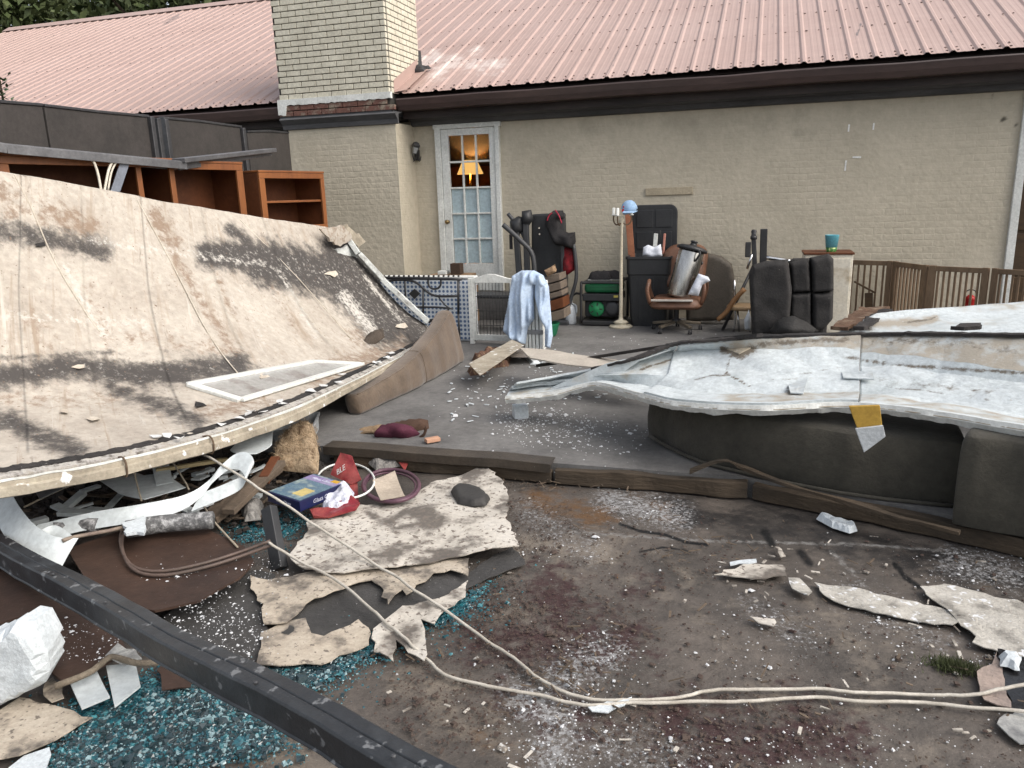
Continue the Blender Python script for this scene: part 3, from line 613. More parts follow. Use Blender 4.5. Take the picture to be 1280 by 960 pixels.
PNL.build('membrane', mmem, left, smooth=True, solid=.03, attrs=dict(tar=tar, grime=grime, pale=pale, uvp=UVP))
# seams: thin raised laps running down the slab
mseam = M('pale_seam_tape', (.58,.53,.45), (.42,.36,.29), rough=.8, bump=.2)
mb = MB()
def onl(l, lift=.004): return [p for p in (hit(BVL, x, y, lift) for x, y in l) if p is not None]
for l in ([(18,219),(40,262),(70,330),(110,395),(125,415)], [(170,247),(215,330),(262,420),(300,470)], [(300,275),(370,345),(440,425)]):
    MB().tube(onl(l, .001), .004, 5).build('seam', mseam, left, smooth=True)
mfas = M('beige_edge_trim', (.40,.36,.285), (.25,.22,.17), (.34,.30,.235), rough=.6, scale=7, bump=.25, bscale=40, speck=((.72,.72,.70),16,.62))
mblk = M('torn_black_felt', (.018,.017,.017), (.045,.04,.038), rough=.85, bump=.6, bscale=50)
fr_ = [p for p in curve(FRO, np.linspace(.04, .97, 70))]
out = []
for i, p in enumerate(fr_):
    t = fr_[min(i+1, 69)]-fr_[max(i-1, 0)]; t /= np.linalg.norm(t); o_ = np.array([t[1], -t[0], 0]); out.append(o_/np.linalg.norm(o_))
def sweep(prof, w=None):
    mb = MB(); n = len(prof); vs = []
    for i, p in enumerate(fr_):
        k = 1 if w is None else w(i/69)
        for (a, z) in prof: vs.append(p + out[i]*a*k + np.array([0,0,z*k + .006*nz((i*.35, a*20, z*30), 1)]))
    fs = [(i*n+j, i*n+(j+1) % n, (i+1)*n+(j+1) % n, (i+1)*n+j) for i in range(len(fr_)-1) for j in range(n)] + [tuple(range(n)), tuple(range((len(fr_)-1)*n, len(fr_)*n))[::-1]]
    return mb.add(vs, fs)
tk = lambda t: 1.0 if t < .72 else 1-.4*(t-.72)/.28
def ragged(prof, a0, amp, seed):
    mb = MB(); n = len(prof); vs = []
    FR2 = [fr_[int(i/2)]*(1-(i % 2)/2)+fr_[min(69, int(i/2)+1)]*((i % 2)/2) for i in range(139)]
    for i, p in enumerate(FR2):
        o_ = out[int(i/2)]; j = a0+amp*nz((i*.33, seed, 0), 1)+amp*.7*nz((i*1.1, seed, 3), 1)
        for (a, z) in prof: vs.append(p+o_*(a if a > 0 else j)+np.array([0,0,z+.006*nz((i*.5, a*9, seed), 1)]))
    fs = [(i*n+j, i*n+(j+1) % n, (i+1)*n+(j+1) % n, (i+1)*n+j) for i in range(138) for j in range(n)]
    return MB().add(vs, fs)
ragged([(-1,.010),(.012,.004),(.014,-.03),(-1,-.05)], -.035, .03, 1).build('felt_edge', mblk, left)
ragged([(-1,.003),(.045,-.012),(.045,-.03),(-1,-.03)], .0, .02, 4).build('layered_edge', M('dirty_plaster_layer', (.34,.31,.265), (.12,.105,.09), (.42,.40,.37), rough=.9, scale=22, bump=.6, bscale=60), left)
sweep([(.03,-.024),(.075,-.024),(.083,-.018),(.088,-.026),(.088,-.042),(.102,-.048),(.102,-.084),(.09,-.09),(.05,-.088),(.03,-.07)], tk).build('edge_trim', mfas, left)
sweep([(.080,-.010),(.090,-.010),(.090,-.019),(.080,-.019)], tk).build('edge_rod', mwhite, left)
# flaking white strip down the far edge, torn corner
mflak = M('flaking_white_paint', (.62,.64,.62), (.30,.29,.27), (.52,.54,.52), rough=.7, scale=11, bump=.6, bscale=30)
E1 = [hit(BVL, x, y, .02) for x, y in ((428,300),(440,318),(470,350),(500,378),(528,404))]; E1 = [p for p in E1 if p is not None]
mb = MB()
for a, b in zip(E1[:-1], E1[1:]): mb.bar(a+np.array([.05,0,.0]), b+np.array([.05,0,0]), .09, .05)
mb.build('edge_strip', mflak, left, bevel=.006)
for k, l in enumerate(([(398,286),(425,281),(436,290),(437,300),(424,308),(410,302)], [(424,282),(432,280),(455,302),(446,310)], [(418,312),(432,306),(446,322),(436,330)])):
    mb = lump([cabp(x, y, .25-.02*k) for x, y in l], nn, .02, res=.03, wr=.012, ws=(9,9,9), jag=.008, seed=k, flat=True); mb.build('torn_flap', (mmem, mfas, mflak)[k], left, attrs=dict(tar=[0]*len(mb.v), grime=[.4]*len(mb.v), pale=[0]*len(mb.v)))
# loose strands tied round the edge trim
for x, y in ((146,575),(248,555)):
    i = int(np.argmin([abs(proj(p)[0][0]-x) for p in fr_])); p = fr_[i]; o_ = out[i]
    MB().tube([p+o_*.02+[0,0,-.02], p+o_*.09+[0,0,-.008], p+o_*.110+[0,0,-.05], p+o_*.09+[0,0,-.10], p+o_*.03+[0,0,-.085]], .005, 6).build('tie', M('brown_tie', (.13,.09,.06)), left)
mflk = M('peeling_flakes', (.70,.71,.70), (.55,.55,.54), rough=.7, bump=.3)
for k in range(26):
    i = random.choice([4,5,6,7,8,20,24,30,33,36,40,44,48,52,56,58,60,62,63,64,65]); p = fr_[min(69,max(0,i+random.randint(-1,1)))]+out[i]*random.uniform(-.05,.08)+np.array([0,0,.012]); a_ = random.random()*6
    MB().prism([p+np.array([math.cos(a_+q*1.26)*random.uniform(.012,.045), math.sin(a_+q*1.26)*random.uniform(.01,.03), random.uniform(-.006,.012)]) for q in range(5)], (0,0,.003)).build('flake', mflk, left)
# black lump of felt and white flakes on the slab
tag(lump([hit(BVL, x, y, .004) for x, y in ((448,424),(460,417),(478,419),(480,428),(462,432))], (.3,-.2,1), .05, res=.02, wr=.02, ws=(25,25,25)).build('felt_scrap', M('brown_felt', (.09,.07,.055), (.05,.04,.03), bump=.8, bscale=60), smooth=True), 'small brown wad of felt lying on the fallen cream slab', 'scrap')
for k in range(9):
    x, y = random.choice([(60,300),(270,310),(330,340),(410,330),(450,370),(200,460),(90,455),(300,470),(120,520),(230,500),(380,420),(480,410),(330,500)]); x += random.gauss(0,26); y += random.gauss(0,9)
    q = [hit(BVL, x+random.uniform(4,13)*math.cos(a), y+random.uniform(2,6)*math.sin(a), .003+.012*(j in (1,2))) for j, a in enumerate(np.linspace(0, 6.28, 6, endpoint=False))]
    if all(p is not None for p in q): MB().prism(q, (0,0,.002)).build('peeled_flake', random.choice([mblk, mseam, mseam]), left)
# ---- loose window sash on the slab
ws = [hit(BVL, x, y, .010) for x, y in ((236,482),(392,453),(452,456),(300,502))]
sash = thing('window_sash', 'white framed window sash lying flat on the fallen cream slab', 'window', np.mean(ws, 0)-[0,0,.02])
for a, b in zip(ws, ws[1:]+ws[:1]): MB().bar(a, b, .055, .022).build('frame_rail', mwhite, sash, bevel=.005)
MB().prism([p-np.array([0,0,.004]) for p in ws], (0,0,.006)).build('pane', M('dusty_glass', (.30,.30,.285), (.20,.175,.165), (.34,.34,.325), rough=.18, scale=4, bump=.02, spec=.6), sash)
# ---- long brown upholstered cushion slumped off the slab end
mtaupe = M('brown_suede', (.125,.090,.061), (.080,.057,.039), (.104,.074,.05), rough=.8, scale=5, bump=.25, bscale=26, sheen=.3)
g0, g1 = PZ(452,520,PLAT), PZ(584,452,PLAT)
cush = thing('sofa_cushion', 'long brown suede sofa cushion slumped at the end of the cream slab', 'cushion', (g0+g1)/2)
dv = (g1-g0)/np.linalg.norm(g1-g0); sd_ = np.array([-dv[1], dv[0], 0])
assert all(p is not None for p in ws)
K = 46; rings = []
for i in range(K):
    t = i/(K-1); e = min(1, i/4.0, (K-1-i)/3.0); e = math.sqrt(max(0, 1-(1-e)**2))*.35+.65
    h = (.15+.36*t**1.7)*(.9+.1*e); w = .16*e; base = g0+(g1-g0)*t+sd_*(-.05*math.sin(t*3.1)); ring = []
    for k in range(24):
        a = k*2*math.pi/24; ca, sa = math.cos(a), math.sin(a); sx = math.copysign(abs(ca)**.5, ca); sz = math.copysign(abs(sa)**.5, sa)
        z = h/2*(1+sz); p = base+sd_*(w*.5*(1+sx)+.20*z+.10*max(0, t-.5)*z)+np.array([0,0,z])
        fold = .016*nz((t*16, z*1.2, 0), 1, 2)*(sx < 0)+.010*nz(p, 5, 5)
        if abs(t-.52) < .012: fold -= .008
        ring.append(p-sd_*fold)
    rings.append(ring)
pad_ = MB().add([p for r_ in rings for p in r_], [(i*24+k, i*24+(k+1) % 24, (i+1)*24+(k+1) % 24, (i+1)*24+k) for i in range(K-1) for k in range(24)]+[tuple(range(24))[::-1], tuple(range((K-1)*24, K*24))]).build('pad', mtaupe, cush, smooth=True, sub=1)
MB().tube(rings[24], .005, 6, closed=True, smooth=0).build('seam', mtaupe, cush, smooth=True)
for kk in (4, 8): MB().tube([r_[kk] for r_ in rings[1:-1]], .006, 6, smooth=0).build('piping', mtaupe, cush, smooth=True)
# ================================================================== THINGS ON THE PATIO ALONG THE WALL
mplas = M('black_plastic', (.020,.021,.023), (.030,.031,.033), rough=.5, scale=5, bump=.08, spec=.45)
mcloth = M('black_cloth', (.017,.016,.017), (.030,.028,.029), rough=.9, scale=8, bump=.4, bscale=60)
mchrome = M('chrome', (.62,.62,.62), (.5,.5,.5), rough=.2, metal=1, bump=.03)
mcard = M('brown_cardboard', (.30,.20,.12), (.24,.16,.095), rough=.85, scale=5, bump=.15)
mcream = M('cream_enamel', (.60,.55,.43), (.48,.42,.31), rough=.5, scale=9, bump=.15)
mleather = M('brown_leather', (.17,.085,.05), (.11,.055,.034), (.145,.07,.042), rough=.45, scale=6, bump=.3, bscale=70, spec=.4)
def sp(name, pts, r, mat, parent, seg=8, **k): return MB().tube(pts, r, seg).build(name, mat, parent, smooth=True, **k)
def T(*l, Y): return [PY(x, y, Y) for x, y in l]
def front(l, Y, thick, **k): return lump(wp(l, Y), (0,-1,0), thick, **k)
def ontop(x, y, z): return PZ(x, y, z)
# ---- white playpen / cot sides with mattress, scrolled headboard
Yg = 7.45
mquilt = M('blue_patterned_mattress', (.62,.66,.70), (.56,.60,.65), rough=.85, scale=3, bump=.2, bscale=30)
t_ = mquilt.node_tree; vo = t_.nodes.new('ShaderNodeTexVoronoi'); vo.inputs['Scale'].default_value = 22; vo.inputs['Randomness'].default_value = 0; gm_ = t_.nodes.new('ShaderNodeNewGeometry'); t_.links.new(gm_.outputs['Position'], vo.inputs['Vector'])
rp_ = t_.nodes.new('ShaderNodeValToRGB'); rp_.color_ramp.elements[0].position = .28; rp_.color_ramp.elements[0].color = (.10,.16,.28,1); rp_.color_ramp.elements[1].position = .40; rp_.color_ramp.elements[1].color = (.66,.70,.74,1); t_.links.new(vo.outputs['Distance'], rp_.inputs[0]); t_.links.new(rp_.outputs[0], t_.nodes['Principled BSDF'].inputs['Base Color'])
c = PY(530,343,Yg+.12); mat_ = thing('mattress', 'small mattress with a blue dotted cover standing upright behind the scrolled headboard', 'mattress', (c[0], Yg+.14, PLAT))
a, b = PY(462,345,Yg+.1), PY(592,345,Yg+.1)
MB().span(np.array((a[0],Yg+.10,PLAT)), np.array((b[0],Yg+.2,a[2]-.03))).build('cover', mquilt, mat_, bevel=.03)
MB().span(np.array((a[0]-.01,Yg+.09,a[2]-.028)), np.array((b[0]+.01,Yg+.21,a[2]))).build('piping', mwhite, mat_, bevel=.012)
hb = thing('headboard', 'black wrought metal headboard with scrolls leaning on the dotted mattress', 'headboard', (c[0], Yg+.02, PLAT))
zr = PY(530,348,Yg)[2]
for l, r in (([(472,347),(530,348),(577,349)],.016), ([(506,348),(507,376)],.011), ([(573,349),(573,392)],.014), ([(529,360),(529,398)],.011), ([(510,384),(545,384),(566,386)],.010),
             ([(483,356),(488,351),(505,350),(520,353),(533,364),(545,370),(572,370)],.013), ([(535,349),(536,357),(541,361),(548,360),(551,355),(551,349)],.011), ([(548,371),(556,381),(562,386),(554,390),(547,397),(537,400)],.008), ([(536,403),(545,399),(560,400)],.010)):
    sp('scroll' if r < .014 else 'bar', T(*l, Y=Yg+.03), r, mblack, hb)
for k in range(17):
    p = PY(474+k*6.2, 346.5, Yg+.03); MB().box((p[0], p[1], p[2]+.012), (.022,.02,.02)).build('bead', mblack, hb, bevel=.006)
pd = [PY(x, y, Yg+.02) for x, y in ((518,361),(525,367),(518,374),(511,367))]; MB().prism(pd, (0,.01,0)).build('diamond', mblack, hb)
sp('leg', [PY(573,392,Yg+.03), (PY(573,392,Yg+.03)[0], Yg+.03, PLAT)], .012, mblack, hb); p = PY(474,347,Yg+.03); sp('leg', [p, (p[0]-.01, Yg+.03, PLAT)], .012, mblack, hb)
# white pet gate with wire window
gl, gr_ = PY(585,350,Yg)[0], PY(642,350,Yg)[0]; gz = PY(610,348,Yg)[2]
gt = thing('pet_gate', 'white pet gate with arched top and a wire mesh window', 'gate', ((gl+gr_)/2, Yg, PLAT))
i0, i1, iz0, iz1 = gl+.07, gr_-.05, .42, gz-.05
for a, b in (((gl,Yg-.02,PLAT),(gl+.05,Yg+.02,gz)), ((gr_-.04,Yg-.02,PLAT),(gr_,Yg+.02,gz))): MB().span(np.array(a), np.array(b)).build('stile', mwhite, gt, bevel=.005)
arch = [(gl+.05, Yg-.018, gz-.045)]+[(gl+.05+(gr_-gl-.09)*k/14, Yg-.018, gz+.045*math.sin(math.pi*k/14)**1.5) for k in range(15)]+[(gr_-.04, Yg-.018, gz-.045)]
MB().prism(arch, (0,.036,0)).build('top_rail', mwhite, gt, bevel=.003)
MB().span(np.array((gl+.05,Yg-.018,PLAT+.04)), np.array((gr_-.04,Yg+.018,PLAT+.10))).build('bottom_rail', mwhite, gt, bevel=.003)
MB().span(np.array((gl+.05,Yg-.017,PLAT+.1)), np.array((gl+.075,Yg+.017,gz-.045))).build('inner_stile', mwhite, gt)
for k in range(11): x = gl+.08+(gr_-gl-.13)*k/10; sp('wire', [(x,Yg,PLAT+.1),(x,Yg,gz-.02)], .0032, mblack, gt, 5)
for z in (.30,.45,.60): sp('wire', [(gl+.07,Yg-.004,z),(gr_-.04,Yg-.004,z)], .0032, mblack, gt, 5)
# things behind the gate: low bench, dark boxes
p = PY(612,378,8.2); bench = thing('bench', 'low dark bench visible through the wire window of the white pet gate', 'bench', (p[0], 8.3, PLAT))
MB().box((p[0],8.3,.50), (.7,.3,.04)).build('seat', mplas, bench, bevel=.01)
for s in (-.3,.3): MB().box((p[0]+s,8.3,.29), (.04,.26,.38)).build('leg', mplas, bench)
p = PY(570,338,8.75)
cb = thing('cardboard_box', 'flat open cardboard box on the door step', 'box', (p[0], 8.75, .1)); z0 = PY(560,342,8.75)[2]
for k in range(4): MB().box((p[0]-.05+.0*k, 8.75, .1+(z0-.1)*(k+.5)/4), (.55-.04*(k % 2),.3,(z0-.1)/4-.006)).build('stacked_tray', mcard, cb, bevel=.004)
p2 = PY(571,333,8.7); tag(MB().box((p2[0],8.7,z0+.065), (.13,.12,.13)).build('small_box', M('dark_brown_box', (.07,.045,.03), rough=.7, bump=.1), bevel=.006), 'little dark brown box standing on the cardboard trays by the door', 'box')
p2 = PY(557,336,8.7); tag(MB().box((p2[0]-.02,8.68,z0+.022), (.11,.12,.042)).build('small_box', mwhite, bevel=.004), 'little white carton lying on the cardboard trays by the door', 'box')
# ---- folded white shutters under a pale blue sheet
ps = PZ(672,436,PLAT); sh = thing('folding_shutter', 'bundle of folded white louvre shutters standing under the blue sheet', 'shutter', ps)
zt_ = PY(675,352,ps[1])[2]
for k in range(5): MB().box((ps[0]-.085+k*.038, ps[1]+.02, (PLAT+zt_)/2), (.029,.26,zt_-PLAT)).build('shutter_leaf', mwhite, sh, bevel=.005)
MB().box((ps[0]-.01, ps[1]-.112, PLAT+.19), (.20,.02,.045)).build('strap', M('grey_strap', (.25,.25,.25), rough=.5), sh, bevel=.004)
mblue = M('pale_blue_sheet', (.40,.50,.64), (.32,.42,.57), (.44,.54,.67), rough=.85, scale=5, bump=.2, bscale=60, sheen=.2)
sheet = thing('bed_sheet', 'rumpled pale blue sheet draped over the folded white shutters', 'sheet', (ps[0]-.1, ps[1]-.15, PLAT))
ys_ = ps[1]-.13
front([(640,345),(652,338),(668,338),(679,344),(684,356),(678,362),(668,356),(667,372),(668,398),(660,410),(657,430),(640,424),(629,413),(632,395),(637,370)], ys_, .10, res=.015, R=.07, back=.02, wr=.11, ws=(22,8,3.2), seed=2).build('drape', mblue, sheet, smooth=True)
front([(668,350),(679,344),(686,358),(689,395),(691,420),(688,435),(681,434),(681,408),(674,392),(668,370)], ys_+.01, .07, res=.015, R=.05, back=.02, wr=.09, ws=(24,8,3.2), seed=8).build('drape', mblue, sheet, smooth=True)
# ---- stacked drawers and odds
mdraw = M('grey_brown_drawer', (.17,.135,.105), (.12,.095,.075), rough=.6, scale=6, bump=.15, stretch=(1,1,3))
yd = 7.95; st_ = thing('drawer_stack', 'tilted stack of grey-brown drawer fronts behind the blue sheet', 'drawers', (PY(695,395,yd)[0], yd, PLAT))
for k, (ya, yb) in enumerate(((343,353),(353,364),(364,372),(373,387),(387,400))):
    q = [PY(680+k*1.8, ya+4, yd), PY(699+k*1.5, ya-1, yd), PY(700+k*1.5, yb-2.6, yd), PY(681+k*1.8, yb+2.4, yd)]
    MB().prism(q, (0,.3,0)).build('drawer', mdraw if k != 3 else mwoodin, st_, bevel=.006)
a, b = PZ(681,410,PLAT), PZ(708,406,PLAT); tag(MB().lathe([(.15,0),(.16,.02),(.19,.13),(.195,.14),(.17,.14)], 18, ((a[0]+b[0])/2,8.02,PLAT)).build('green_tub', M('green_plastic', (.015,.16,.075), rough=.4, bump=.05), smooth=True), 'round green plastic tub under the stacked drawers', 'tub')
p = PZ(713,405,PLAT); jug = thing('plastic_jug', 'translucent white plastic jug beside the green tub', 'jug', p)
mjug = M('milky_plastic', (.55,.58,.60), (.46,.49,.52), rough=.35, bump=.05)
MB().lathe([(.06,0),(.072,.015),(.072,.17),(.06,.21),(.03,.245),(.024,.27),(.026,.275)], 16).build('body', mjug, jug, local=True, smooth=True); MB().tube([(.02,-.02,.25),(.075,-.02,.22),(.078,-.02,.13)], .011).build('handle', mjug, jug, local=True, smooth=True); MB().lathe([(.03,.26),(.03,.285),(.0,.287)], 12).build('cap', mwhite, jug, local=True)
# ---- folded treadmill hung with a jacket
yt = 8.75; p = PZ(672,404,PLAT)
tm = thing('treadmill', 'dark folded treadmill standing upright against the wall with curved handlebars', 'treadmill', (PY(672,400,yt)[0], yt+.1, PLAT))
mtm = M('dark_grey_tube', (.055,.057,.06), (.04,.041,.044), rough=.45, bump=.06, spec=.5)
dk = [PY(x, y, yt+.08) for x, y in ((664,268),(704,266),(709,402),(664,404))]; MB().prism(dk, (0,.14,0)).build('deck', mplas, tm, bevel=.02)
sp('handlebar', T((629,281),(637,288),(652,302),(664,315),(668,335),(669,380), Y=yt-.12), .030, mtm, tm); sp('handlebar', T((635,267),(643,277),(650,286),(656,298), Y=yt+.02), .024, mtm, tm)
MB().bar(PY(645,285,yt-.02), PY(653,400,yt-.02), .055, .07).build('upright', mtm, tm, bevel=.012); MB().bar(PY(657,272,yt-.01), PY(661,400,yt-.01), .05, .07).build('upright', mtm, tm, bevel=.012)
front([(637,276),(648,270),(655,272),(655,288),(645,297),(638,290)], yt, .10, res=.03, back=.05).build('console', mplas, tm, smooth=True); front([(652,264),(664,262),(667,274),(660,284),(652,280)], yt, .10, res=.03, back=.04).build('motor_cover', mplas, tm, smooth=True)
MB().box((PY(640,302,yt)[0], yt-.04, PY(640,302,yt)[2]), (.035,.02,.17)).build('strap', mcloth, tm)
for x, y in ((674.5,285),(675,292.5)): q = PY(x, y, yt+.07); MB().lathe([(.011,0),(.011,.02)], 10, q, Matrix.Rotation(math.pi/2,3,'X')).build('bolt', mchrome, tm)
MB().bar(PY(703,300,yt+.02), PY(707,402,yt+.02), .045, .05).build('side_rail', mtm, tm, bevel=.01); sp('side_rail', T((717,305),(720,330),(720,350),(714,372),(709,390), Y=yt+.0), .022, mtm, tm)
MB().bar(PY(655,402,yt+.1), PY(714,402,yt+.1), .3, .07).build('base', mtm, tm, bevel=.02)
jk = thing('jacket', 'black hooded jacket with red piping hanging on the treadmill', 'jacket', (PY(700,300,yt)[0], yt, PLAT+.8))
front([(683,270),(692,263),(704,263),(706,272),(701,276),(704,288),(711,291),(719,290),(720,302),(717,311),(704,308),(694,306),(688,295),(682,282)], yt+.02, .13, res=.02, R=.06, back=.05, wr=.04, ws=(10,5,5), seed=4).build('body', mcloth, jk, smooth=True)
for l in ([(684,276),(686,270),(690,266)], [(694,262.5),(699,270),(702,279)]): sp('piping', T(*l, Y=yt-.12), .007, M('red_piping', (.42,.03,.06), rough=.6, bump=0), jk)
mplaid = M('red_plaid', (.22,.012,.018), (.05,.008,.01), (.14,.01,.014), rough=.9, scale=16, bump=.3)
tag(front([(704,308),(717,311),(720,325),(718,338),(709,344),(703,340),(702,322)], yt+.04, .06, res=.02, back=.03, wr=.03, ws=(14,14,6)).build('plaid_shirt', mplaid, smooth=True), 'red and black plaid shirt hanging below the black jacket', 'shirt')
tag(front([(680,338),(688,334),(694,330),(695,340),(684,346)], 7.93, .04, res=.02, back=.1).build('torn_carton', mcard, bevel=.004), 'torn orange-brown carton on top of the stacked drawers', 'carton')
# ---- generator
p = PZ(752,407,PLAT); gn = thing('generator', 'green and black portable generator in a tube frame', 'generator', (p[0], p[1]+.2, PLAT)); w, h, d = .235, .50, .22
mgreen = M('green_enamel', (.012,.13,.05), (.008,.09,.035), rough=.4, bump=.06, spec=.5)
for sy in (-d, d): MB().tube([(-w,sy,.04),(-w,sy,h-.04),(-w+.05,sy,h),(w-.05,sy,h),(w,sy,h-.04),(w,sy,.04)], .016, 8, smooth=4).build('frame_tube', mblack, gn, local=True, smooth=True)
for sx in (-w, w):
    MB().tube([(sx,-d,.05),(sx,d,.05)], .016, smooth=0).build('frame_tube', mblack, gn, local=True); MB().tube([(sx*.9,-d,h),(sx*.9,d,h)], .014, smooth=0).build('frame_tube', mblack, gn, local=True)
MB().box((0,0,.43), (.42,.36,.10)).build('fuel_tank', mgreen, gn, local=True, bevel=.03); MB().lathe([(.04,0),(.04,.02),(.03,.025)], 14, (-.1,0,.48)).build('fuel_cap', mblack, gn, local=True)
MB().box((0,-.04,.33), (.44,.36,.08)).build('control_panel', mplas, gn, local=True, bevel=.008); MB().box((-.02,.02,.19), (.38,.34,.20)).build('engine', mplas, gn, local=True, bevel=.02)
Rx = Matrix.Rotation(math.pi/2, 3, 'X')
MB().lathe([(.095,0),(.09,.02),(.075,.03),(.04,.034),(.02,.05)], 20, (-.07,-.15,.19), Rx).build('recoil_cover', M('bright_green', (.03,.26,.10), rough=.45, bump=0), gn, local=True, smooth=True)
for k in range(5): a = k*1.257; MB().box((-.07+.055*math.cos(a),-.182,.19+.055*math.sin(a)), (.04,.006,.012), Matrix.Rotation(-a,3,'Y')).build('vent_slot', mblack, gn, local=True)
MB().lathe([(.085,0),(.085,.03),(.06,.04)], 18, (.12,-.15,.20), Rx).build('alternator_cap', mtm, gn, local=True, smooth=True)
MB().box((.17,-.222,.345), (.05,.006,.025)).build('sticker', M('yellow_label', (.6,.5,.12), bump=0), gn, local=True); MB().box((0,-.05,.035), (.44,.40,.05)).build('base', mblack, gn, local=True, bevel=.01)
for sx in (-.17,.17): MB().box((sx,-.1,.006), (.08,.08,.012)).build('foot', mblack, gn, local=True)
sp('cable', [(-.22,-.1,.33),(-.32,-.08,.36),(-.40,-.05,.30),(-.46,-.05,.20)], .014, mblack, gn, local=True)
zt_ = PLAT+h+.015
shoe = thing('work_boots', 'pair of black shoes thrown on top of the generator', 'shoes', (p[0]+.03, p[1]+.1, zt_))
for s in (-1, 1):
    lump([np.array([x+s*.06, y+s*.03, .02]) for x, y in ((-.14,-.03),(-.08,-.055),(.02,-.05),(.12,-.055),(.14,.0),(.11,.04),(0,.03),(-.1,.04))], (0,0,1), .09, res=.02, R=.05, back=0, wr=.03, ws=(14,14,14), seed=s+3).build('upper', mcloth, shoe, local=True, smooth=True)
    MB().box((s*.06,s*.03,.01), (.28,.09,.02)).build('sole', M('pale_rubber', (.28,.28,.27), bump=.1), shoe, local=True, bevel=.008)
# ---- cream candelabra floor lamp with a cap on it
p = PZ(776,409,PLAT); fl = thing('floor_lamp', 'cream painted candelabra floor lamp with rusty joints in front of the bin', 'floor lamp', p); H_ = PY(777,272,p[1])[2]-PLAT
MB().lathe([(.13,0),(.135,.012),(.12,.025),(.07,.035),(.075,.05),(.09,.06),(.06,.075),(.028,.09),(.022,.12),(.02,.3),(.018,H_-.1),(.026,H_-.08),(.02,H_-.06),(.032,H_-.03),(.02,H_)], 20).build('stand', mcream, fl, local=True, smooth=True)
for a in (.3, 2.6, 4.5):
    e = (.11*math.cos(a), .11*math.sin(a), H_+.02); MB().tube([(0,0,H_-.05),(e[0]*.6,e[1]*.6,H_-.08),(e[0],e[1],H_-.04),e], .008, 6).build('arm', M('rusty_brass', (.16,.11,.07), rough=.6, metal=.4), fl, local=True, smooth=True)
    MB().lathe([(.02,0),(.028,.012),(.017,.014),(.017,.085),(.0,.09)], 12, (e[0],e[1],e[2])).build('candle_sleeve', mwhite, fl, local=True, smooth=True)
q = PY(788,265,p[1]); cp_ = thing('baseball_cap', 'pale blue baseball cap with a small red bird patch hung on the floor lamp', 'cap', (q[0], q[1], q[2]-.02)); mcap = M('pale_blue_cap', (.30,.44,.62), (.25,.38,.55), rough=.85, bump=.2)
Rc = Matrix.Rotation(-.35, 3, 'Y') @ Matrix.Rotation(.3, 3, 'X')
MB().lathe([(.085,0),(.088,.03),(.08,.07),(.055,.105),(.02,.12),(.0,.121)], 18, (0,0,.03), Rc).build('crown', mcap, cp_, local=True, smooth=True)
MB().prism([(.085*math.cos(a), -.085*math.sin(a)-.02, .028) for a in np.linspace(.2, 2.94, 10)]+[(-.06+.12*k/6, -.155-.012*math.sin(k*.52), .012) for k in range(7)][::1], (0,0,.006)).build('brim', mcap, cp_, local=True)
MB().box((-.055,-.075,.075), (.03,.012,.018), Matrix.Rotation(.5,3,'Y')).build('patch', M('red_patch', (.5,.03,.04), bump=0), cp_, local=True); MB().box((-.07,-.08,.04), (.02,.012,.03), Matrix.Rotation(.3,3,'Y')).build('side_panel', M('red_patch', (.5,.03,.04)), cp_, local=True)
# ---- black wheeled rubbish bin, lid propped open, full of odds and ends
p = PZ(809,409,PLAT); yb = p[1]+.25; bn = thing('rubbish_bin', 'tall black plastic rubbish bin with its lid standing open', 'bin', (p[0], yb, PLAT)); hb_ = PY(809,321,p[1])[2]-PLAT
def rrect(w, d, r, n=5): return [(sx*(w/2-r)+r*math.cos(a0+k*math.pi/2/n), sy*(d/2-r)+r*math.sin(a0+k*math.pi/2/n)) for sx, sy, a0 in ((1,1,0),(-1,1,math.pi/2),(-1,-1,math.pi),(1,-1,1.5*math.pi)) for k in range(n+1)]
def shell(levels, n=5):
    mb = MB(); vs = []; L = None
    for (w, d, r, z) in levels: q = rrect(w, d, r, n); L = len(q); vs += [(x, y, z) for x, y in q]
    return mb.add(vs, [(i*L+k, i*L+(k+1) % L, (i+1)*L+(k+1) % L, (i+1)*L+k) for i in range(len(levels)-1) for k in range(L)]+[tuple(range(L))[::-1]])
shell([(.40,.38,.05,0),(.47,.46,.05,hb_*.74),(.49,.48,.05,hb_*.75),(.50,.49,.05,hb_-.03),(.52,.51,.05,hb_-.028),(.52,.51,.05,hb_),(.48,.47,.04,hb_),(.47,.46,.04,hb_-.05),(.42,.4,.04,.1)]).build('tub', mplas, bn, local=True, bevel=.003)
for k in range(7): MB().bar((-.17+k*.055,-.195,.05), (-.19+k*.062,-.228,hb_*.7), .014, .010, up=(0,1,0)).build('rib', mplas, bn, local=True)
lz0, lz1 = hb_-.02, PY(812,256,yb+.25)[2]-PLAT
lid = [(x, .265, (lz0+lz1)/2+z) for x, z in rrect(.53, lz1-lz0, .09, 6)]; MB().prism(lid, (.0,.035,.0)).build('lid', mplas, bn, local=True, bevel=.012)
for k in range(2):
    for j in range(2): MB().box((-.11+.22*k, .262, (lz0+lz1)/2-.12+.25*j), (.19,.012,.2)).build('lid_panel', mplas, bn, local=True, bevel=.005)
for sx in (-.2,.2): MB().lathe([(.07,0),(.075,.01),(.075,.04),(.07,.05)], 16, (sx,.2,.07), Matrix.Rotation(math.pi/2,3,'Y')).build('wheel', mplas, bn, local=True)
zb = PLAT+hb_
tag(MB().bar(PY(791,340,yb), PY(785,263,yb+.05), .075, .02, up=(0,1,0)).build('wood_board', M('copper_brown_board', (.36,.15,.08), (.28,.11,.06), rough=.6, bump=.1), bevel=.003), 'reddish wooden board standing in the open rubbish bin', 'board')
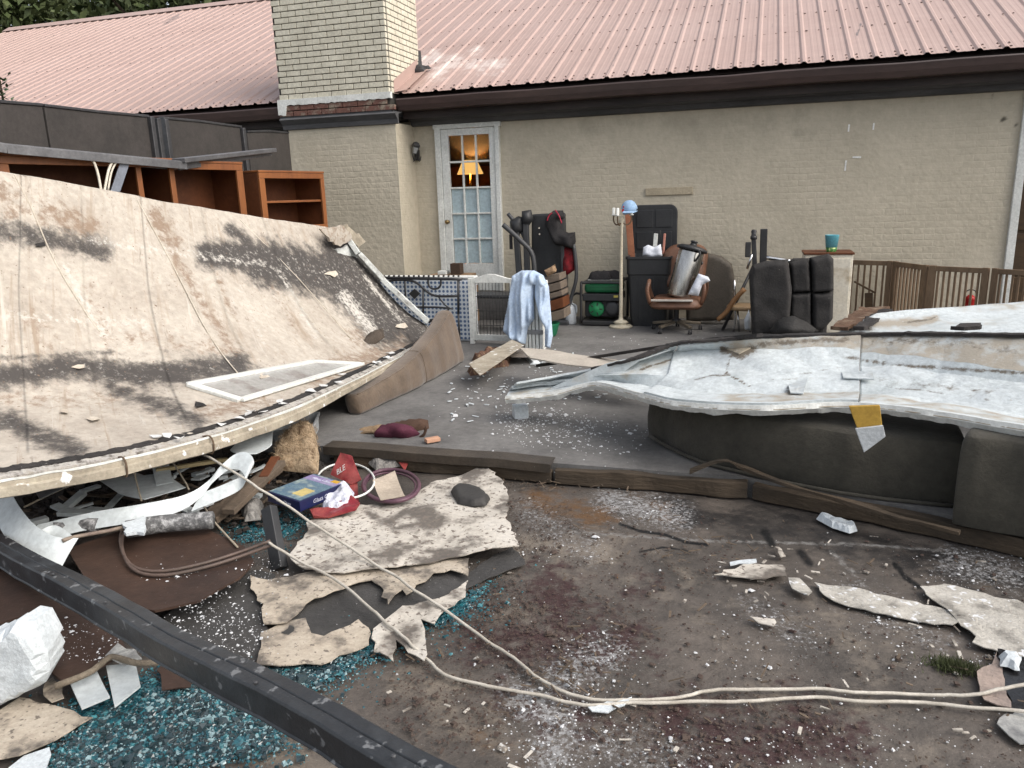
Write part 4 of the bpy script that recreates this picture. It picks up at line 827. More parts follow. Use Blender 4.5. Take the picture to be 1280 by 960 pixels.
tag(front([(803,320),(804,309),(810,306),(818,309),(826,305),(828,320),(815,323)], yb-.12, .05, res=.02, back=.03, wr=.03, ws=(14,14,14)).build('paper_wad', M('white_paper', (.72,.75,.80), (.62,.65,.72), rough=.8, bump=.1), smooth=True), 'crumpled white paper sticking out of the rubbish bin', 'paper')
tag(MB().bar(PY(818,318,yb-.05), PY(820,292,yb-.05), .045, .02, up=(0,1,0)).build('white_offcut', mwhite, bevel=.003), 'short white batten sticking out of the rubbish bin', 'batten')
sq = MB().bar(PY(829,322,yb), PY(825,288,yb), .02, .015).bar(PY(824,315,yb), PY(830,300,yb), .02, .03); tag(sq.build('hand_tool', mblack, bevel=.003), 'dark metal tool sticking out of the rubbish bin', 'tool')
tag(MB().bar(PY(829,318,yb-.03), PY(831,292,yb-.03), .035, .025).build('pink_stick', M('salmon_plastic', (.55,.25,.19), bump=0), bevel=.006), 'salmon pink plastic handle poking out of the rubbish bin', 'handle')
# ---- swivel chair holding a steel coffee urn
p = PZ(843,417,PLAT); ofc = thing('swivel_chair', 'brown leather swivel chair on a five-star castor base', 'chair', (p[0], p[1]+.18, PLAT))
for k in range(5):
    a = k*1.2566+.35; e = (.27*math.cos(a), .27*math.sin(a)); MB().bar((0,0,.11), (e[0],e[1],.075), .045, .03).build('base_arm', M('bronze_metal', (.20,.17,.13), rough=.4, metal=.5), ofc, local=True, bevel=.006)
    cs = MB().lathe([(.018,0),(.026,.004),(.026,.014),(.018,.018)], 12, (e[0]-.02,e[1],.027), Matrix.Rotation(math.pi/2,3,'Y')).lathe([(.018,0),(.026,.004),(.026,.014),(.018,.018)], 12, (e[0]+.005,e[1],.027), Matrix.Rotation(math.pi/2,3,'Y')); cs.build('castor', mblack, ofc, local=True)
MB().lathe([(.05,.09),(.05,.13),(.028,.14),(.028,.36),(.06,.37),(.06,.39)], 14).build('column', mblack, ofc, local=True, smooth=True)
zs = PY(845,383,p[1])[2]-PLAT
lump([np.array([x*.56, y*.5, zs]) for x, y in rrect(1, 1, .25, 5)], (0,0,1), .085, res=.03, R=.08, back=.03).build('seat', mleather, ofc, local=True, smooth=True); MB().box((-.03,-.24,zs+.07), (.44,.05,.02)).build('seat_trim', M('pale_worn_edge', (.45,.42,.38)), ofc, local=True, bevel=.006)
bk = [np.array([x*.50, .24, zs+.12+.50*(z+.5)]) for x, z in rrect(1, 1, .3, 5)]; bk = [q+np.array([.10*(q[2]-zs), .30*(q[2]-zs), 0]) for q in bk]
lump(bk, (0,-1,.3), .08, res=.03, R=.09, back=.05).build('backrest', mleather, ofc, local=True, smooth=True)
for s in (-1, 1): MB().tube([(s*.27,.12,zs+.02),(s*.31,.08,zs+.17),(s*.30,-.0,zs+.25),(s*.29,-.12,zs+.25),(s*.30,-.17,zs+.16),(s*.27,-.15,zs+.02)], .022, 8).build('armrest', mleather, ofc, local=True, smooth=True)
ub, ut = PY(848,372,p[1]+.16), PY(866,309,p[1]+.24); ax = Vector(ut-ub); UL = ax.length; RU = ax.to_track_quat('Z', 'Y').to_matrix()
urn = thing('coffee_urn', 'stainless steel coffee urn with black lid leaning in the swivel chair', 'coffee urn', ub)
MB().lathe([(.125,.0),(.13,.02),(.135,.05),(.135,UL-.06),(.13,UL-.04)], 28, (0,0,0), RU).build('body', M('brushed_steel', (.46,.445,.42), (.33,.32,.30), rough=.28, metal=1, bump=.02, stretch=(1,1,.2)), urn, local=True, smooth=True)
MB().lathe([(.137,UL-.04),(.165,UL-.035),(.165,UL-.01),(.12,UL+.01),(.04,UL+.02),(.03,UL+.05),(.045,UL+.055),(.03,UL+.07)], 24, (0,0,0), RU).build('lid', mplas, urn, local=True, smooth=True)
for s in (-1, 1): MB().tube([RU @ Vector((s*.15,0,UL-.03)), RU @ Vector((s*.20,0,UL-.06)), RU @ Vector((s*.145,0,UL-.14))], .012).build('handle', mplas, urn, local=True, smooth=True)
MB().tube([RU @ Vector((0,-.13,.06)), RU @ Vector((0,-.19,.06)), RU @ Vector((0,-.19,.02))], .012).build('spout', mplas, urn, local=True); MB().lathe([(.02,0),(.02,.012)], 12, RU @ Vector((-.03,-.133,UL-.14)), RU @ Rx).build('badge', mplas, urn, local=True)
tag(front([(860,368),(873,342),(885,346),(888,351),(878,356),(873,370)], p[1]-.02, .03, res=.02, back=.02, wr=.025, ws=(14,14,14)).build('paper_bag', M('white_paper', (.7,.7,.7)), smooth=True), 'white paper bundle tucked against the coffee urn on the chair', 'paper')
# ---- brown panel, bentwood stool, tripod, black post
yl = 9.0; tag(lump(wp([(862,330),(884,316),(902,320),(915,330),(919,352),(917,400),(858,402),(856,360)], yl), (0,-1,0), .05, res=.03, R=.03, back=.05).build('padded_board', M('brown_vinyl', (.11,.095,.075), (.085,.072,.058), rough=.6, bump=.2), smooth=True), 'rounded brown padded board leaning on the wall behind the swivel chair', 'padded board')
ys2 = 8.55; stl = thing('stool', 'chrome legged stool with tan seat and curved wooden arm beside the black futon', 'stool', (PY(925,410,ys2)[0], ys2, PLAT))
c = PY(928,383,ys2); MB().lathe([(.14,0),(.16,.01),(.165,.035),(.15,.05),(.0,.055)], 18, (c[0],c[1],c[2]-.03)).build('seat', M('tan_vinyl', (.40,.27,.15), rough=.5), stl, smooth=True)
for l in ([(922,388),(924,412)], [(918,350),(919,395),(917,412)], [(936,388),(938,413)]): sp('leg', [*T(*l, Y=ys2-.02)][:-1]+[np.array([*PY(*l[-1], ys2-.02)[:2], PLAT])], .011, mchrome, stl)
sp('wooden_arm', T((931,361),(917,376),(908,390),(897,400), Y=ys2-.12), .026, M('honey_wood', (.26,.14,.06), (.2,.1,.045), rough=.5, bump=.1), stl)
tag(front([(930,400),(936,387),(939,398),(938,413),(931,412)], 8.35, .06, res=.02, back=.04, wr=.03).build('plastic_bag', mjug, smooth=True), 'small white plastic bag at the foot of the stool', 'bag')
tr = thing('tripod', 'black camera tripod leaning among rods behind the futon', 'tripod', (PY(942,400,8.7)[0], 8.7, PLAT))
MB().bar(PY(942,292,8.7), PY(944,350,8.7), .05, .05).build('column', mblack, tr, bevel=.01); MB().lathe([(.02,0),(.035,.01),(.035,.04),(.022,.05),(.03,.09),(.02,.11)], 12, PY(942,300,8.7)).build('head', mblack, tr, smooth=True); MB().box(PY(935,312,8.7), (.06,.06,.16)).build('bracket', mblack, tr, bevel=.01)
for l in ([(943,330),(905,375)], [(944,330),(948,400)], [(944,330),(970,390)]): a, b = T(*l, Y=8.72); b = np.array([b[0], 8.72-.12, PLAT]) ; sp('leg', [a, b], .017, mblack, tr)
sp('pan_handle', T((934,336),(940,318), Y=8.6), .012, mchrome, tr)
tag(MB().bar(PY(955,286,8.85), np.array([PY(955,286,8.85)[0]+.02, 8.85, PLAT]), .075, .06, up=(0,1,0)).build('black_post', mblack, bevel=.008), 'square black post standing behind the futon', 'post')
tag(MB().tube(T((958,322),(972,324),(990,327), Y=8.6), .022).build('chrome_bar', mchrome, smooth=True), 'short chrome bar lying behind the top of the futon', 'bar')
# ---- black tufted futon folded upright
yf = 8.0; p0 = PZ(940,418,PLAT)
mfut = M('black_velour', (.026,.025,.025), (.042,.040,.039), (.034,.032,.031), rough=.9, scale=9, bump=.4, bscale=50, speck=((.5,.48,.44),60,.73))
ft = thing('futon', 'black tufted futon folded upright beside the white cabinet', 'futon', (PY(990,415,yf)[0], yf+.1, PLAT))
def tuft(l, Y, th, nm, seed): return front(l, Y, th, res=.02, R=.035, back=.12, wr=.022, ws=(7,7,7), seed=seed).build(nm, mfut, ft, smooth=True)
tuft([(936,344),(941,331),(957,326),(985,324),(990,362),(986,414),(962,416),(940,418)], yf, .16, 'folded_half', 1)
for k, l in enumerate(([(986,328),(1012,322),(1014,364),(988,366)], [(1012,322),(1036,317),(1042,324),(1042,364),(1014,366)], [(987,365),(1014,364),(1015,412),(985,416)], [(1014,365),(1042,363),(1041,398),(1030,412),(1014,414)])): tuft(l, yf+.1, .12, 'tufted_section', 3+k)
MB().span(np.array([PY(987,330,yf+.12)[0], yf+.14, PLAT]), np.array([PY(1040,330,yf+.12)[0], yf+.30, PY(1030,324,yf+.12)[2]])).build('backing', mfut, ft, bevel=.04)
# ---- stained white cabinet with a cup on it
yc = 8.35; a, b = PY(1006,316,yc), PY(1067,318,yc); wc = thing('white_cabinet', 'cream cabinet with brown water stains behind the futon', 'cabinet', ((a[0]+b[0])/2, yc+.2, PLAT))
mstain = M('water_stained_white', (.60,.55,.45), (.42,.35,.25), (.63,.59,.50), rough=.6, scale=4, bump=.08)
MB().span(np.array([a[0],yc,PLAT]), np.array([b[0],yc+.4,a[2]-.02])).build('carcass', mstain, wc, bevel=.008); MB().span(np.array([a[0]-.01,yc-.012,a[2]-.02]), np.array([b[0]+.01,yc+.41,a[2]])).build('top', mwoodin, wc, bevel=.003)
MB().span(np.array([a[0]+.02,yc-.016,PLAT+.05]), np.array([b[0]-.02,yc-.001,a[2]-.06])).build('door', mstain, wc, bevel=.004)
q = PY(1039,313,yc+.12); cpz = thing('paper_cup', 'turquoise tumbler with green leaf print on the cream cabinet', 'cup', (q[0], q[1], a[2]))
MB().lathe([(.045,0),(.047,.004),(.055,.045)], 18).build('base', M('green_leaf_print', (.10,.30,.05), (.65,.75,.3), (.02,.12,.03), scale=28, bump=0, rough=.4), cpz, local=True, smooth=True)
MB().lathe([(.055,.045),(.068,.165),(.07,.168),(.064,.168),(.055,.05)], 18).build('body', M('turquoise_plastic', (.16,.50,.60), rough=.35, bump=0), cpz, local=True, smooth=True)
# ---- zigzag wooden play fence, every slat its own piece
mfen = M('weathered_fence_wood', (.20,.135,.085), (.13,.088,.056), (.165,.112,.07), rough=.75, scale=6, bump=.25, bscale=40, stretch=(1,1,.25))
zf = .80; FP = [PZ(x, y, zf) for x, y in ((1048,324.5),(1117,326.5),(1161,332),(1239,335.5),(1330,340),(1460,352))]
labs = ['play fence panel beside the cream cabinet, with a fallen brown board behind it', 'narrow play fence panel with close slats, angled between wider panels', 'wide play fence panel in front of the red lantern, with a thick end post', 'play fence panel crossing in front of the white door trim', 'last brown play fence panel past the boarded doorway']
for k in range(5):
    a, b = FP[k], FP[k+1]; d = (b-a)/np.linalg.norm(b-a); L = np.linalg.norm(b-a); a = a+d*.012; b = b-d*.012; L -= .024; g0_ = np.array([0,0,1.])
    fp = thing('play_fence_panel', labs[k], 'fence panel', ((a+b)/2*np.array([1,1,0])+[0,0,PLAT]), 'folding play fence')
    lift = lambda q, z: np.array([q[0], q[1], z])
    MB().bar(lift(a,zf-.025), lift(b,zf-.025), .032, .05).build('top_rail', mfen, fp, bevel=.004); MB().bar(lift(a,PLAT+.06), lift(b,PLAT+.06), .032, .05).build('bottom_rail', mfen, fp, bevel=.004)
    pw_ = .05 if k != 2 else .06
    for q, s in ((a,1),(b,-1)): c_ = q+d*s*pw_/2; MB().bar(lift(c_,PLAT), lift(c_,zf+.004), pw_, .04, up=(-d[1],d[0],0)).build('post', mfen, fp, bevel=.004)
    n_ = (7,8,8,9,9)[k]
    for i in range(n_):
        c_ = a+d*(pw_+(L-2*pw_)*(i+.5)/n_ if True else 0); MB().bar(lift(c_,PLAT+.085), lift(c_,zf-.05), .018, .022, up=(-d[1],d[0],0)).build('slat', mfen, fp, bevel=.003)
q = PY(1222,383,8.6); rl = thing('lantern', 'small red lantern standing behind the play fence', 'lantern', (q[0], 8.9, PLAT)); zq = PY(1222,388,8.9)[2]-PLAT
MB().lathe([(.05,0),(.055,.01),(.05,zq-.02),(.06,zq),(.05,zq+.03),(.045,zq+.10),(.06,zq+.12),(.02,zq+.16)], 14).build('body', M('red_paint', (.42,.015,.015), rough=.4, bump=0), rl, local=True, smooth=True); MB().tube([(-.05,0,zq+.1),(-.04,0,zq+.2),(.04,0,zq+.2),(.05,0,zq+.1)], .006).build('handle', mblack, rl, local=True)
brd = MB().bar(PY(1068,352,9.1), PY(1094,366,9.1), .05, .02).bar(PY(1086,366,9.1), PY(1086,398,9.1), .08, .02, up=(0,1,0)); tag(brd.build('fallen_board', bd, bevel=.003), 'dark brown broken boards behind the first play fence panel', 'board')
# ================================================================== RIGHT SIDE: upturned sofa under a fallen insulated sheet, kerb
molive = M('dark_olive_upholstery', (.060,.055,.043), (.040,.037,.030), (.050,.046,.036), rough=.85, scale=2.5, bump=.3, bscale=60, sheen=.1)
def upright(front_pts, h, depth, name, mat, parent, z0=PLAT, r=.05, lean=0.):
    """padded block: front foot line, height, depth away from the line, soft edges"""
    P = [np.array(p) for p in spline([Vector(p) for p in front_pts], 16)]; n = len(P); vs = []
    prof = [(0,0),(-.012,h*.2),(-.018,h*.45),(-.012,h*.68),(0,h-r),(r*.3,h-r*.3),(r,h),(depth*.5,h+.012),(depth-r,h),(depth,h-r),(depth,0)]
    for i, p in enumerate(P):
        t = P[min(n-1, i+1)]-P[max(0, i-1)]; t /= np.linalg.norm(t); o = np.array([-t[1], t[0], 0]); e = min(1, (i+.001)/2.5, (n-1-i+.001)/2.5); e = .9+.1*math.sqrt(max(0, 1-(1-e)**2))
        for (a, z) in prof: q = p+o*(a+lean*z)+np.array([0,0,min(z, h)*e]); q = q+o*(.020*nz(q*np.array([1,1,.3]), 6, 2)+.012*nz(q*np.array([1,1,.4]), 15, 4)); vs.append(q)
    k = len(prof); fs = [(i*k+j, i*k+(j+1) % k, (i+1)*k+(j+1) % k, (i+1)*k+j) for i in range(n-1) for j in range(k)]+[tuple(range(k)), tuple(range((n-1)*k, n*k))[::-1]]
    return MB().add(vs, fs).build(name, mat, parent, smooth=True, bevel=.008)
def at(x, y, z=PLAT): return PZ(x, y, z)
sofa = thing('sofa', 'long dark olive sofa back carrying the fallen white sheet', 'sofa', at(1020,610)+np.array([0,.3,0]))
upright([at(812,545), at(850,566), at(900,584), at(1050,616), at(1203,634)], .325, .7, 'back_cushion', molive, sofa)
MB().tube([at(812,545,.13), at(850,566,.12), at(900,584,.115), at(1050,616,.112), at(1197,633,.112)], .010).build('piping', molive, sofa, smooth=True)
s2 = thing('sofa_section', 'separate dark olive sofa section standing beside the long sofa back', 'sofa', at(1290,680)+np.array([0,.4,0]))
upright([PZ(1190,654,PLAT), PZ(1290,676,PLAT), PZ(1430,708,PLAT)], .43, .7, 'body', molive, s2)
# --- fallen insulated sheet, a long trough
XS = [(632,700,745,800,850,950,1060,1150,1280,1430)]
L0 = [(632,495,.30),(690,490,.34),(745,478,.43),(800,491,.46),(850,502,.48),(950,507,.52),(1060,503,.55),(1150,511,.57),(1280,532,.58),(1450,560,.60)]
L1 = [(637,487,0.295),(692,482,0.330),(752,475,0.410),(815,482,0.430),(862,491,0.450),(955,493,0.485),(1062,490,0.515),(1152,498,0.535),(1282,518,0.550),(1450,545,0.570)]
L2 = [(640,484,.33),(698,477,.37),(765,468,.47),(830,467,.50),(880,463,.52),(960,462,.56),(1062,456,.60),(1152,462,.62),(1282,478,.63),(1450,500,.64)]
L3 = [(643,482,.335),(705,472,.385),(775,458,.50),(838,440,.58),(885,436,.61),(962,437,.64),(1063,438,.665),(1153,446,.68),(1282,463,.68),(1450,480,.69)]
L4 = [(646,480,0.370),(712,468,0.425),(785,452,0.550),(842,432,0.640),(888,427,0.675),(964,422,0.710),(1064,420,0.730),(1154,419,0.770),(1284,421,0.810),(1450,424,0.830)]
cv = [[np.array(p) for p in spline([Vector(PZ(*q)) for q in L], 30)] for L in (L0, L1, L2, L3, L4)]
n = len(cv[0]); G = []; NVR = 44
for i in range(n):
    G.append([cv[k][i]*(1-q/14)+cv[k+1][i]*(q/14) for k in range(4) for q in range(14)]+[cv[4][i]])
A = np.array(G); sh_ = A.shape[:2]
for i in range(sh_[0]):
    for j in range(sh_[1]):
        p = A[i,j]; v = j/(sh_[1]-1); f = i/(sh_[0]-1)
        cr = abs(nz((p[0]*2.6, p[1]*3.4, 0), 1, 3)); c2_ = abs(nz((p[0]*6+p[1]*3, p[1]*7, 0), 1, 8)); dz = .045*(cr-.22)*(1-v*.3) + .010*(c2_-.2) + .003*nz(p, 14, 1)
        wgt = min(1, .12+v*5)*min(1, .25+(1-v)*6)
        A[i,j,2] += dz*wgt
rimz = A[:,0]
right = thing('fallen_insulated_sheet', 'long torn white foam-lined roofing sheet resting on the olive sofa', 'roofing sheet', (0.6, 4.3, PLAT))
mfoam = M('white_foam', (.47,.51,.525), (.41,.45,.46), (.50,.54,.55), rough=.8, scale=4, bump=.45, bscale=75, dist=.01, layers=[('beige',(.33,.30,.25),9,1.5),('dirt',(.14,.12,.095),20,1.7)], speck=((.42,.42,.40),60,.68))
cuts = [0, 93, 184, sh_[0]]
allmb = MB().grid(A.tolist()); BVR = bvh_of(allmb)
for k in range(3):
    a, b = cuts[k], min(cuts[k+1]+1, sh_[0]); sub = A[a:b].copy()
    if k: sub[0] += np.array([.004,0,-.004])
    mb = MB().grid(sub.tolist()); px = proj(np.array(mb.v)); vv = np.tile(np.arange(sh_[1])/(sh_[1]-1), b-a)
    be = np.where(vv > .74, .62, 0)*np.clip((px[:,0]-860)/60, .25, 1); be = np.maximum(be, np.where((vv < .2) & (vv > .03), .52, 0)*np.clip((px[:,0]-850)/60, .2, 1)); be = np.maximum(be, mask(px, [([(640,492),(700,488)],8,.5),([(830,452),(780,470)],12,.45)]))
    crack_dirt = mask(px, [([(912,452),(908,470),(925,478),(938,486)],2.6,.75),([(800,462),(840,449)],2.6,.7),([(745,478),(790,494),(800,497)],3,.7),([(868,478),(890,472),(912,472)],2.2,.6),([(1000,470),(1050,462)],2.2,.5),([(960,478),(1030,474)],2,.5),([(1100,484),(1160,488),(1240,500)],2.4,.55),([(905,437),(925,445),(940,437)],11,.9),([(985,492),(1000,487)],9,.6),([(950,430),(1060,427)],7,.62),([(1055,448),(1140,458),(1280,466)],5,.6),([(1080,425),(1200,428),(1270,440)],13,.42),([(1100,475),(1240,490)],10,.4)])  # thin strokes are cracks with shade put into the colour; the rest dirt
    mb.build('foam_panel', mfoam, right, smooth=False, solid=.014, attrs=dict(beige=be, dirt=crack_dirt))
for k, (l, lift) in enumerate((([(690,487),(760,466),(838,449),(800,462),(765,474),(720,484)], .05), ([(905,437),(940,437),(924,447)], .012), ([(1052,468),(1090,470),(1092,480),(1054,478)], .014), ([(985,484),(1010,478),(1004,498),(988,497)], .012))):
    q = [hit(BVR, x, y, .01) for x, y in l]; q = [p for p in q if p is not None]
    if len(q) > 2: q = [p+np.array([0,0,lift*(j in (1,2,3))]) for j, p in enumerate(q)]; mb = MB().prism(q, (0,0,.006)); mb.build('torn_flap', (mfoam, mfas, mfoam, mfoam)[k], right, attrs=dict(beige=[.3]*len(mb.v), dirt=[0]*len(mb.v)))
rim = [A[i,0]+np.array([0,-.004,-.004]) for i in range(0, sh_[0], 2)]
fold_ = [[A[i,0]+np.array([0,-.006,.002]), A[i,0]+np.array([0,-.016+.006*nz((i*.2,0,0),1),-.022]), A[i,0]+np.array([0,.002,-.05+.016*nz((i*.13,4,0),1)+.003*nz((i*.6,2,0),1)])] for i in range(sh_[0])]
MB().grid(fold_).build('rim_fold', mwhite, right, solid=.003)
MB().tube(rim, .007, 6, smooth=0).build('rim', mwhite, right, smooth=True)
MB().tube([p+np.array([0,-.010,-.014]) for p in rim], .004, 6, smooth=0).build('rim_bead', mfas, right, smooth=True)
ed = [A[i,-1]+np.array([0,.01,.008+.006*nz((i*.4,0,0),1)]) for i in range(42, sh_[0]-25, 2)]
mb = MB()
for a, b in zip(ed[:-1], ed[1:]): mb.bar(a, b+(b-a)*.1, .05+.03*abs(nz(a*6,1)), .016)
mb.build('felt_edge', mblk, right)
# long beige offcut trapped under its torn tip
ofp = [(650,463),(700,455),(770,445),(840,436),(870,434),(800,452),(720,468),(664,474)]
MBo = lump([PZ(x, y, .16+(x-650)*.0019) for x, y in ofp], (0,0,1), .012, res=.05, flat=True, warp=.012); tag(MBo.build('beige_offcut', M('beige_sheet', (.46,.42,.36), (.38,.34,.29), rough=.7), smooth=False), 'narrow beige sheet offcut under the tip of the foam-lined sheet', 'offcut')
el = [PZ(x, y, .185+(x-650)*.0019) for x, y in ((672,457),(720,450),(775,441.5),(835,432),(890,424),(950,419))]; mb = MB()
for a, b in zip(el[:-1], el[1:]): mb.bar(a, b, .045, .022)
tag(mb.build('felt_strip', mblk), 'long strip of black felt lying along the beige offcut', 'felt')
# second sheet behind, sloping up to the play fence
bp_ = [PZ(x, y, z) for x, y, z in ((1058,413,.70),(1080,417.5,.70),(1290,419,.75),(1450,420,.78),(1450,366,.86),(1280,378,.86),(1180,387,.82),(1100,391,.78))]
cn = np.mean(bp_, 0); mb = MB(); NB = 26
def quadgrid(c, nu, nv, amp=.012, sc=4):
    c = [np.array(p) for p in c]
    return [[(lambda p: p+np.array([0,0,amp*nz(p, sc, 2)]))((c[0]*(1-u)+c[1]*u)*(1-v)+(c[3]*(1-u)+c[2]*u)*v) for v in np.linspace(0, 1, nv)] for u in np.linspace(0, 1, nu)]
qg = MB().grid(quadgrid([PZ(1045,416,.69), PZ(1460,421,.78), PZ(1460,364,.88), PZ(1096,391,.80)], 60, 22)); px = proj(np.array(qg.v))
tag(qg.build('white_sheet', mfoam, smooth=True, solid=.02, attrs=dict(beige=mask(px, [([(1080,405),(1160,402),(1170,397)],10,.7),([(1120,412),(1260,400)],16,.4),([(1200,385),(1280,382)],14,.45)]), dirt=mask(px, [([(1130,404),(1165,399),(1172,392)],3,.62),([(1060,412),(1090,411)],6,.6)]))), 'second white roofing sheet sloping up behind the foam-lined one to the play fence', 'roofing sheet')
for l, z, mt, nm, lab in (([(1038,411),(1075,388),(1086,385),(1112,388),(1090,398),(1060,413)], .74, M('broken_brown_ply', (.13,.075,.045), (.22,.16,.11), (.09,.05,.03), scale=14, bump=.5), 'plywood_scrap', 'splintered brown plywood scrap on the back sheet near the cream cabinet'), ([(1066,413),(1088,397),(1108,388),(1116,389),(1098,402),(1080,414)], .755, mblk, 'felt_flap', 'black felt flap folded over beside the splintered plywood'), ([(1188,411),(1200,407),(1226,406),(1225,411),(1205,412)], .79, mblk, 'felt_scrap', 'small black felt scrap lying on the back white sheet')):
    tag(lump([PZ(x, y, z) for x, y in l], (0,0,1), .022, res=.03, flat=True, warp=.02, jag=.006, wsc=7).build(nm, mt), lab, 'scrap')
# dark heap between futon and sheet
tag(lump(wp([(960,416),(972,400),(990,395),(1008,402),(1024,414),(1000,420),(975,420)], 7.6), (0,-1,0), .2, res=.03, R=.15, back=.2, wr=.05).build('dark_blanket', M('charcoal_blanket', (.028,.027,.026), bump=.5, bscale=40), smooth=True), 'charcoal blanket heaped at the foot of the futon', 'blanket')
# yellow and white packet dangling from the rim
yk = PZ(1085,560,.36)[1]-.02; pk = thing('paper_packet', 'yellow and white paper packet dangling under the white sheet rim', 'packet', (PY(1085,560,3.7)[0], 3.7, .38))
MB().prism(wp([(1061,508),(1100,507),(1103,533),(1072,537)], 3.72), (0,.02,0)).build('yellow_part', M('mustard_paper', (.42,.27,.05), (.36,.22,.04), rough=.6, bump=.1), pk, bevel=.003)
MB().prism(wp([(1069,536),(1104,532),(1107,546),(1080,566)], 3.70), (0,.015,0)).build('white_part', M('grey_white_paper', (.50,.53,.55), rough=.7), pk, bevel=.003)
# --- timber kerb along the patio edge
mkerb = M('rotten_kerb_timber', (.082,.060,.040), (.040,.032,.024), (.060,.045,.031), rough=.85, scale=5, bump=.5, bscale=40, stretch=(.25,1,1.5))
def beamline(pts, w, h, name, mat, label, cat='timber', amp=.020, k=14, bev=.006):
    P = [np.array(p) for p in spline([Vector(p) for p in pts], k)]; mb = MB(); vs = []; n = len(P)
    for i, p in enumerate(P):
        t = P[min(n-1, i+1)]-P[max(0, i-1)]; t[2] = 0; t /= np.linalg.norm(t); o = np.array([-t[1], t[0], 0])
        for (a, z) in ((-.5,0),(.5,0),(.5,1),(-.5,1)): q = p+o*a*w+np.array([0,0,z*h]); vs.append(q+o*amp*nz(q, 6, a)+np.array([0,0,amp*nz(q, 5, z+3) if z else 0]))
    fs = [(i*4+j, i*4+(j+1) % 4, (i+1)*4+(j+1) % 4, (i+1)*4+j) for i in range(n-1) for j in range(4)]+[(0,1,2,3),tuple(range(4*n-4,4*n))[::-1]]
    return tag(MB().add(vs, fs).build(name, mat, bevel=bev), label, cat)
beamline([(-2.45,4.0,0),(-1.9,4.0,0),(-1.05,4.005,0)], .05, .075, 'kerb_timber', mkerb, 'dark timber kerb board running under the dented metal strip')
beamline([(-1.03,4.005,0),(-.5,4.01,0),(.02,4.01,0)], .055, .088, 'kerb_timber', mkerb, 'brown timber kerb board between the metal strip and the cracked joint')
beamline([(.05,4.01,0),(.4,3.905,0),(.77,3.77,0),(1.2,3.59,0),(1.7,3.38,0),(2.6,3.0,0)], .06, .082, 'kerb_timber', mkerb, 'bent timber kerb running in front of the olive sofa')
beamline([PZ(862,592,.12), PZ(905,577,.20), PZ(930,588,.15), PZ(1000,612,.125), PZ(1110,645,.115), PZ(1200,668,.11)], .03, .02, 'splinter', mkerb, 'long split timber sliver sprung up from the bent kerb', 'splinter', k=5, bev=.002)
mb = MB(); ms = M('dented_brown_strip', (.085,.068,.052), (.05,.042,.034), rough=.45, metal=.3, scale=5, bump=.2, spec=.5)
P = [np.array([x, 3.985+dy, .112+dz]) for x, dy, dz in ((-2.5,.0,.012),(-2.2,.006,.016),(-1.9,.0,.014),(-1.6,.008,.012),(-1.35,.0,.02),(-1.05,.01,.006))]
for a, b in zip(P[:-1], P[1:]): mb.bar(a+np.array([0,.03,0]), b+np.array([0,.03,0])+(b-a)*.01, .12, .006); mb.bar(a+np.array([0,-.033,-.024]), b+np.array([0,-.033,-.024])+(b-a)*.01, .006, .055)
tag(mb.build('metal_strip', ms, bevel=.002), 'dented brown metal angle strip lying along the patio edge', 'metal strip')
# ================================================================== FOREGROUND DEBRIS
NM = {}
def flat(name, l, z, mat, label, cat, thick=.004, warp=.015, jag=.006, res=.03, wsc=4., seed=0, group=None, attrs=None, curl=0.):
    mb = lump([PZ(x, y, z) for x, y in l], (0,0,1), thick, res=res, flat=True, warp=warp, jag=jag, wsc=wsc, seed=seed)
    if curl:
        V = np.array(mb.v); c = V.mean(0); r = np.hypot(*(V-c)[:,:2].T); V[:,2] += curl*(r/r.max())**2; mb.v = V.tolist()
    V = np.array(mb.v); lo = V[:,2].min()
    if lo < .003: V[:,2] += .003-lo; mb.v = V.tolist()
    return tag(mb.build(name, mat), label, cat, group)
mpeel = M('peeled_cream_membrane', (.52,.49,.44), (.13,.115,.10), (.47,.435,.38), rough=.8, rp2=.60, scale=4.5, bump=.45, bscale=55, dist=.008, detail=12, speck=((.16,.135,.115),42,.575))
mpeel2 = M('tan_torn_membrane', (.46,.405,.33), (.12,.105,.09), (.40,.345,.275), rough=.85, rp2=.62, scale=6, bump=.5, bscale=55, dist=.010, detail=12, speck=((.17,.145,.12),50,.60))
mfelt = M('dark_roof_felt', (.062,.060,.058), (.040,.039,.038), (.052,.050,.048), rough=.85, scale=4, bump=.4, bscale=60, speck=((.42,.42,.42),70,.70))
mbrown = M('dark_brown_rubber', (.060,.035,.025), (.034,.020,.015), (.048,.028,.020), rough=.55, scale=3, bump=.15, bscale=40, spec=.35, speck=((.38,.36,.34),80,.72))
mvinyl = M('white_vinyl', (.56,.60,.60), (.48,.52,.53), rough=.35, scale=3, bump=.04, spec=.5)
mfoamw = M('styrofoam', (.58,.62,.64), (.50,.54,.56), rough=.8, scale=8, bump=.5, bscale=90, dist=.008)
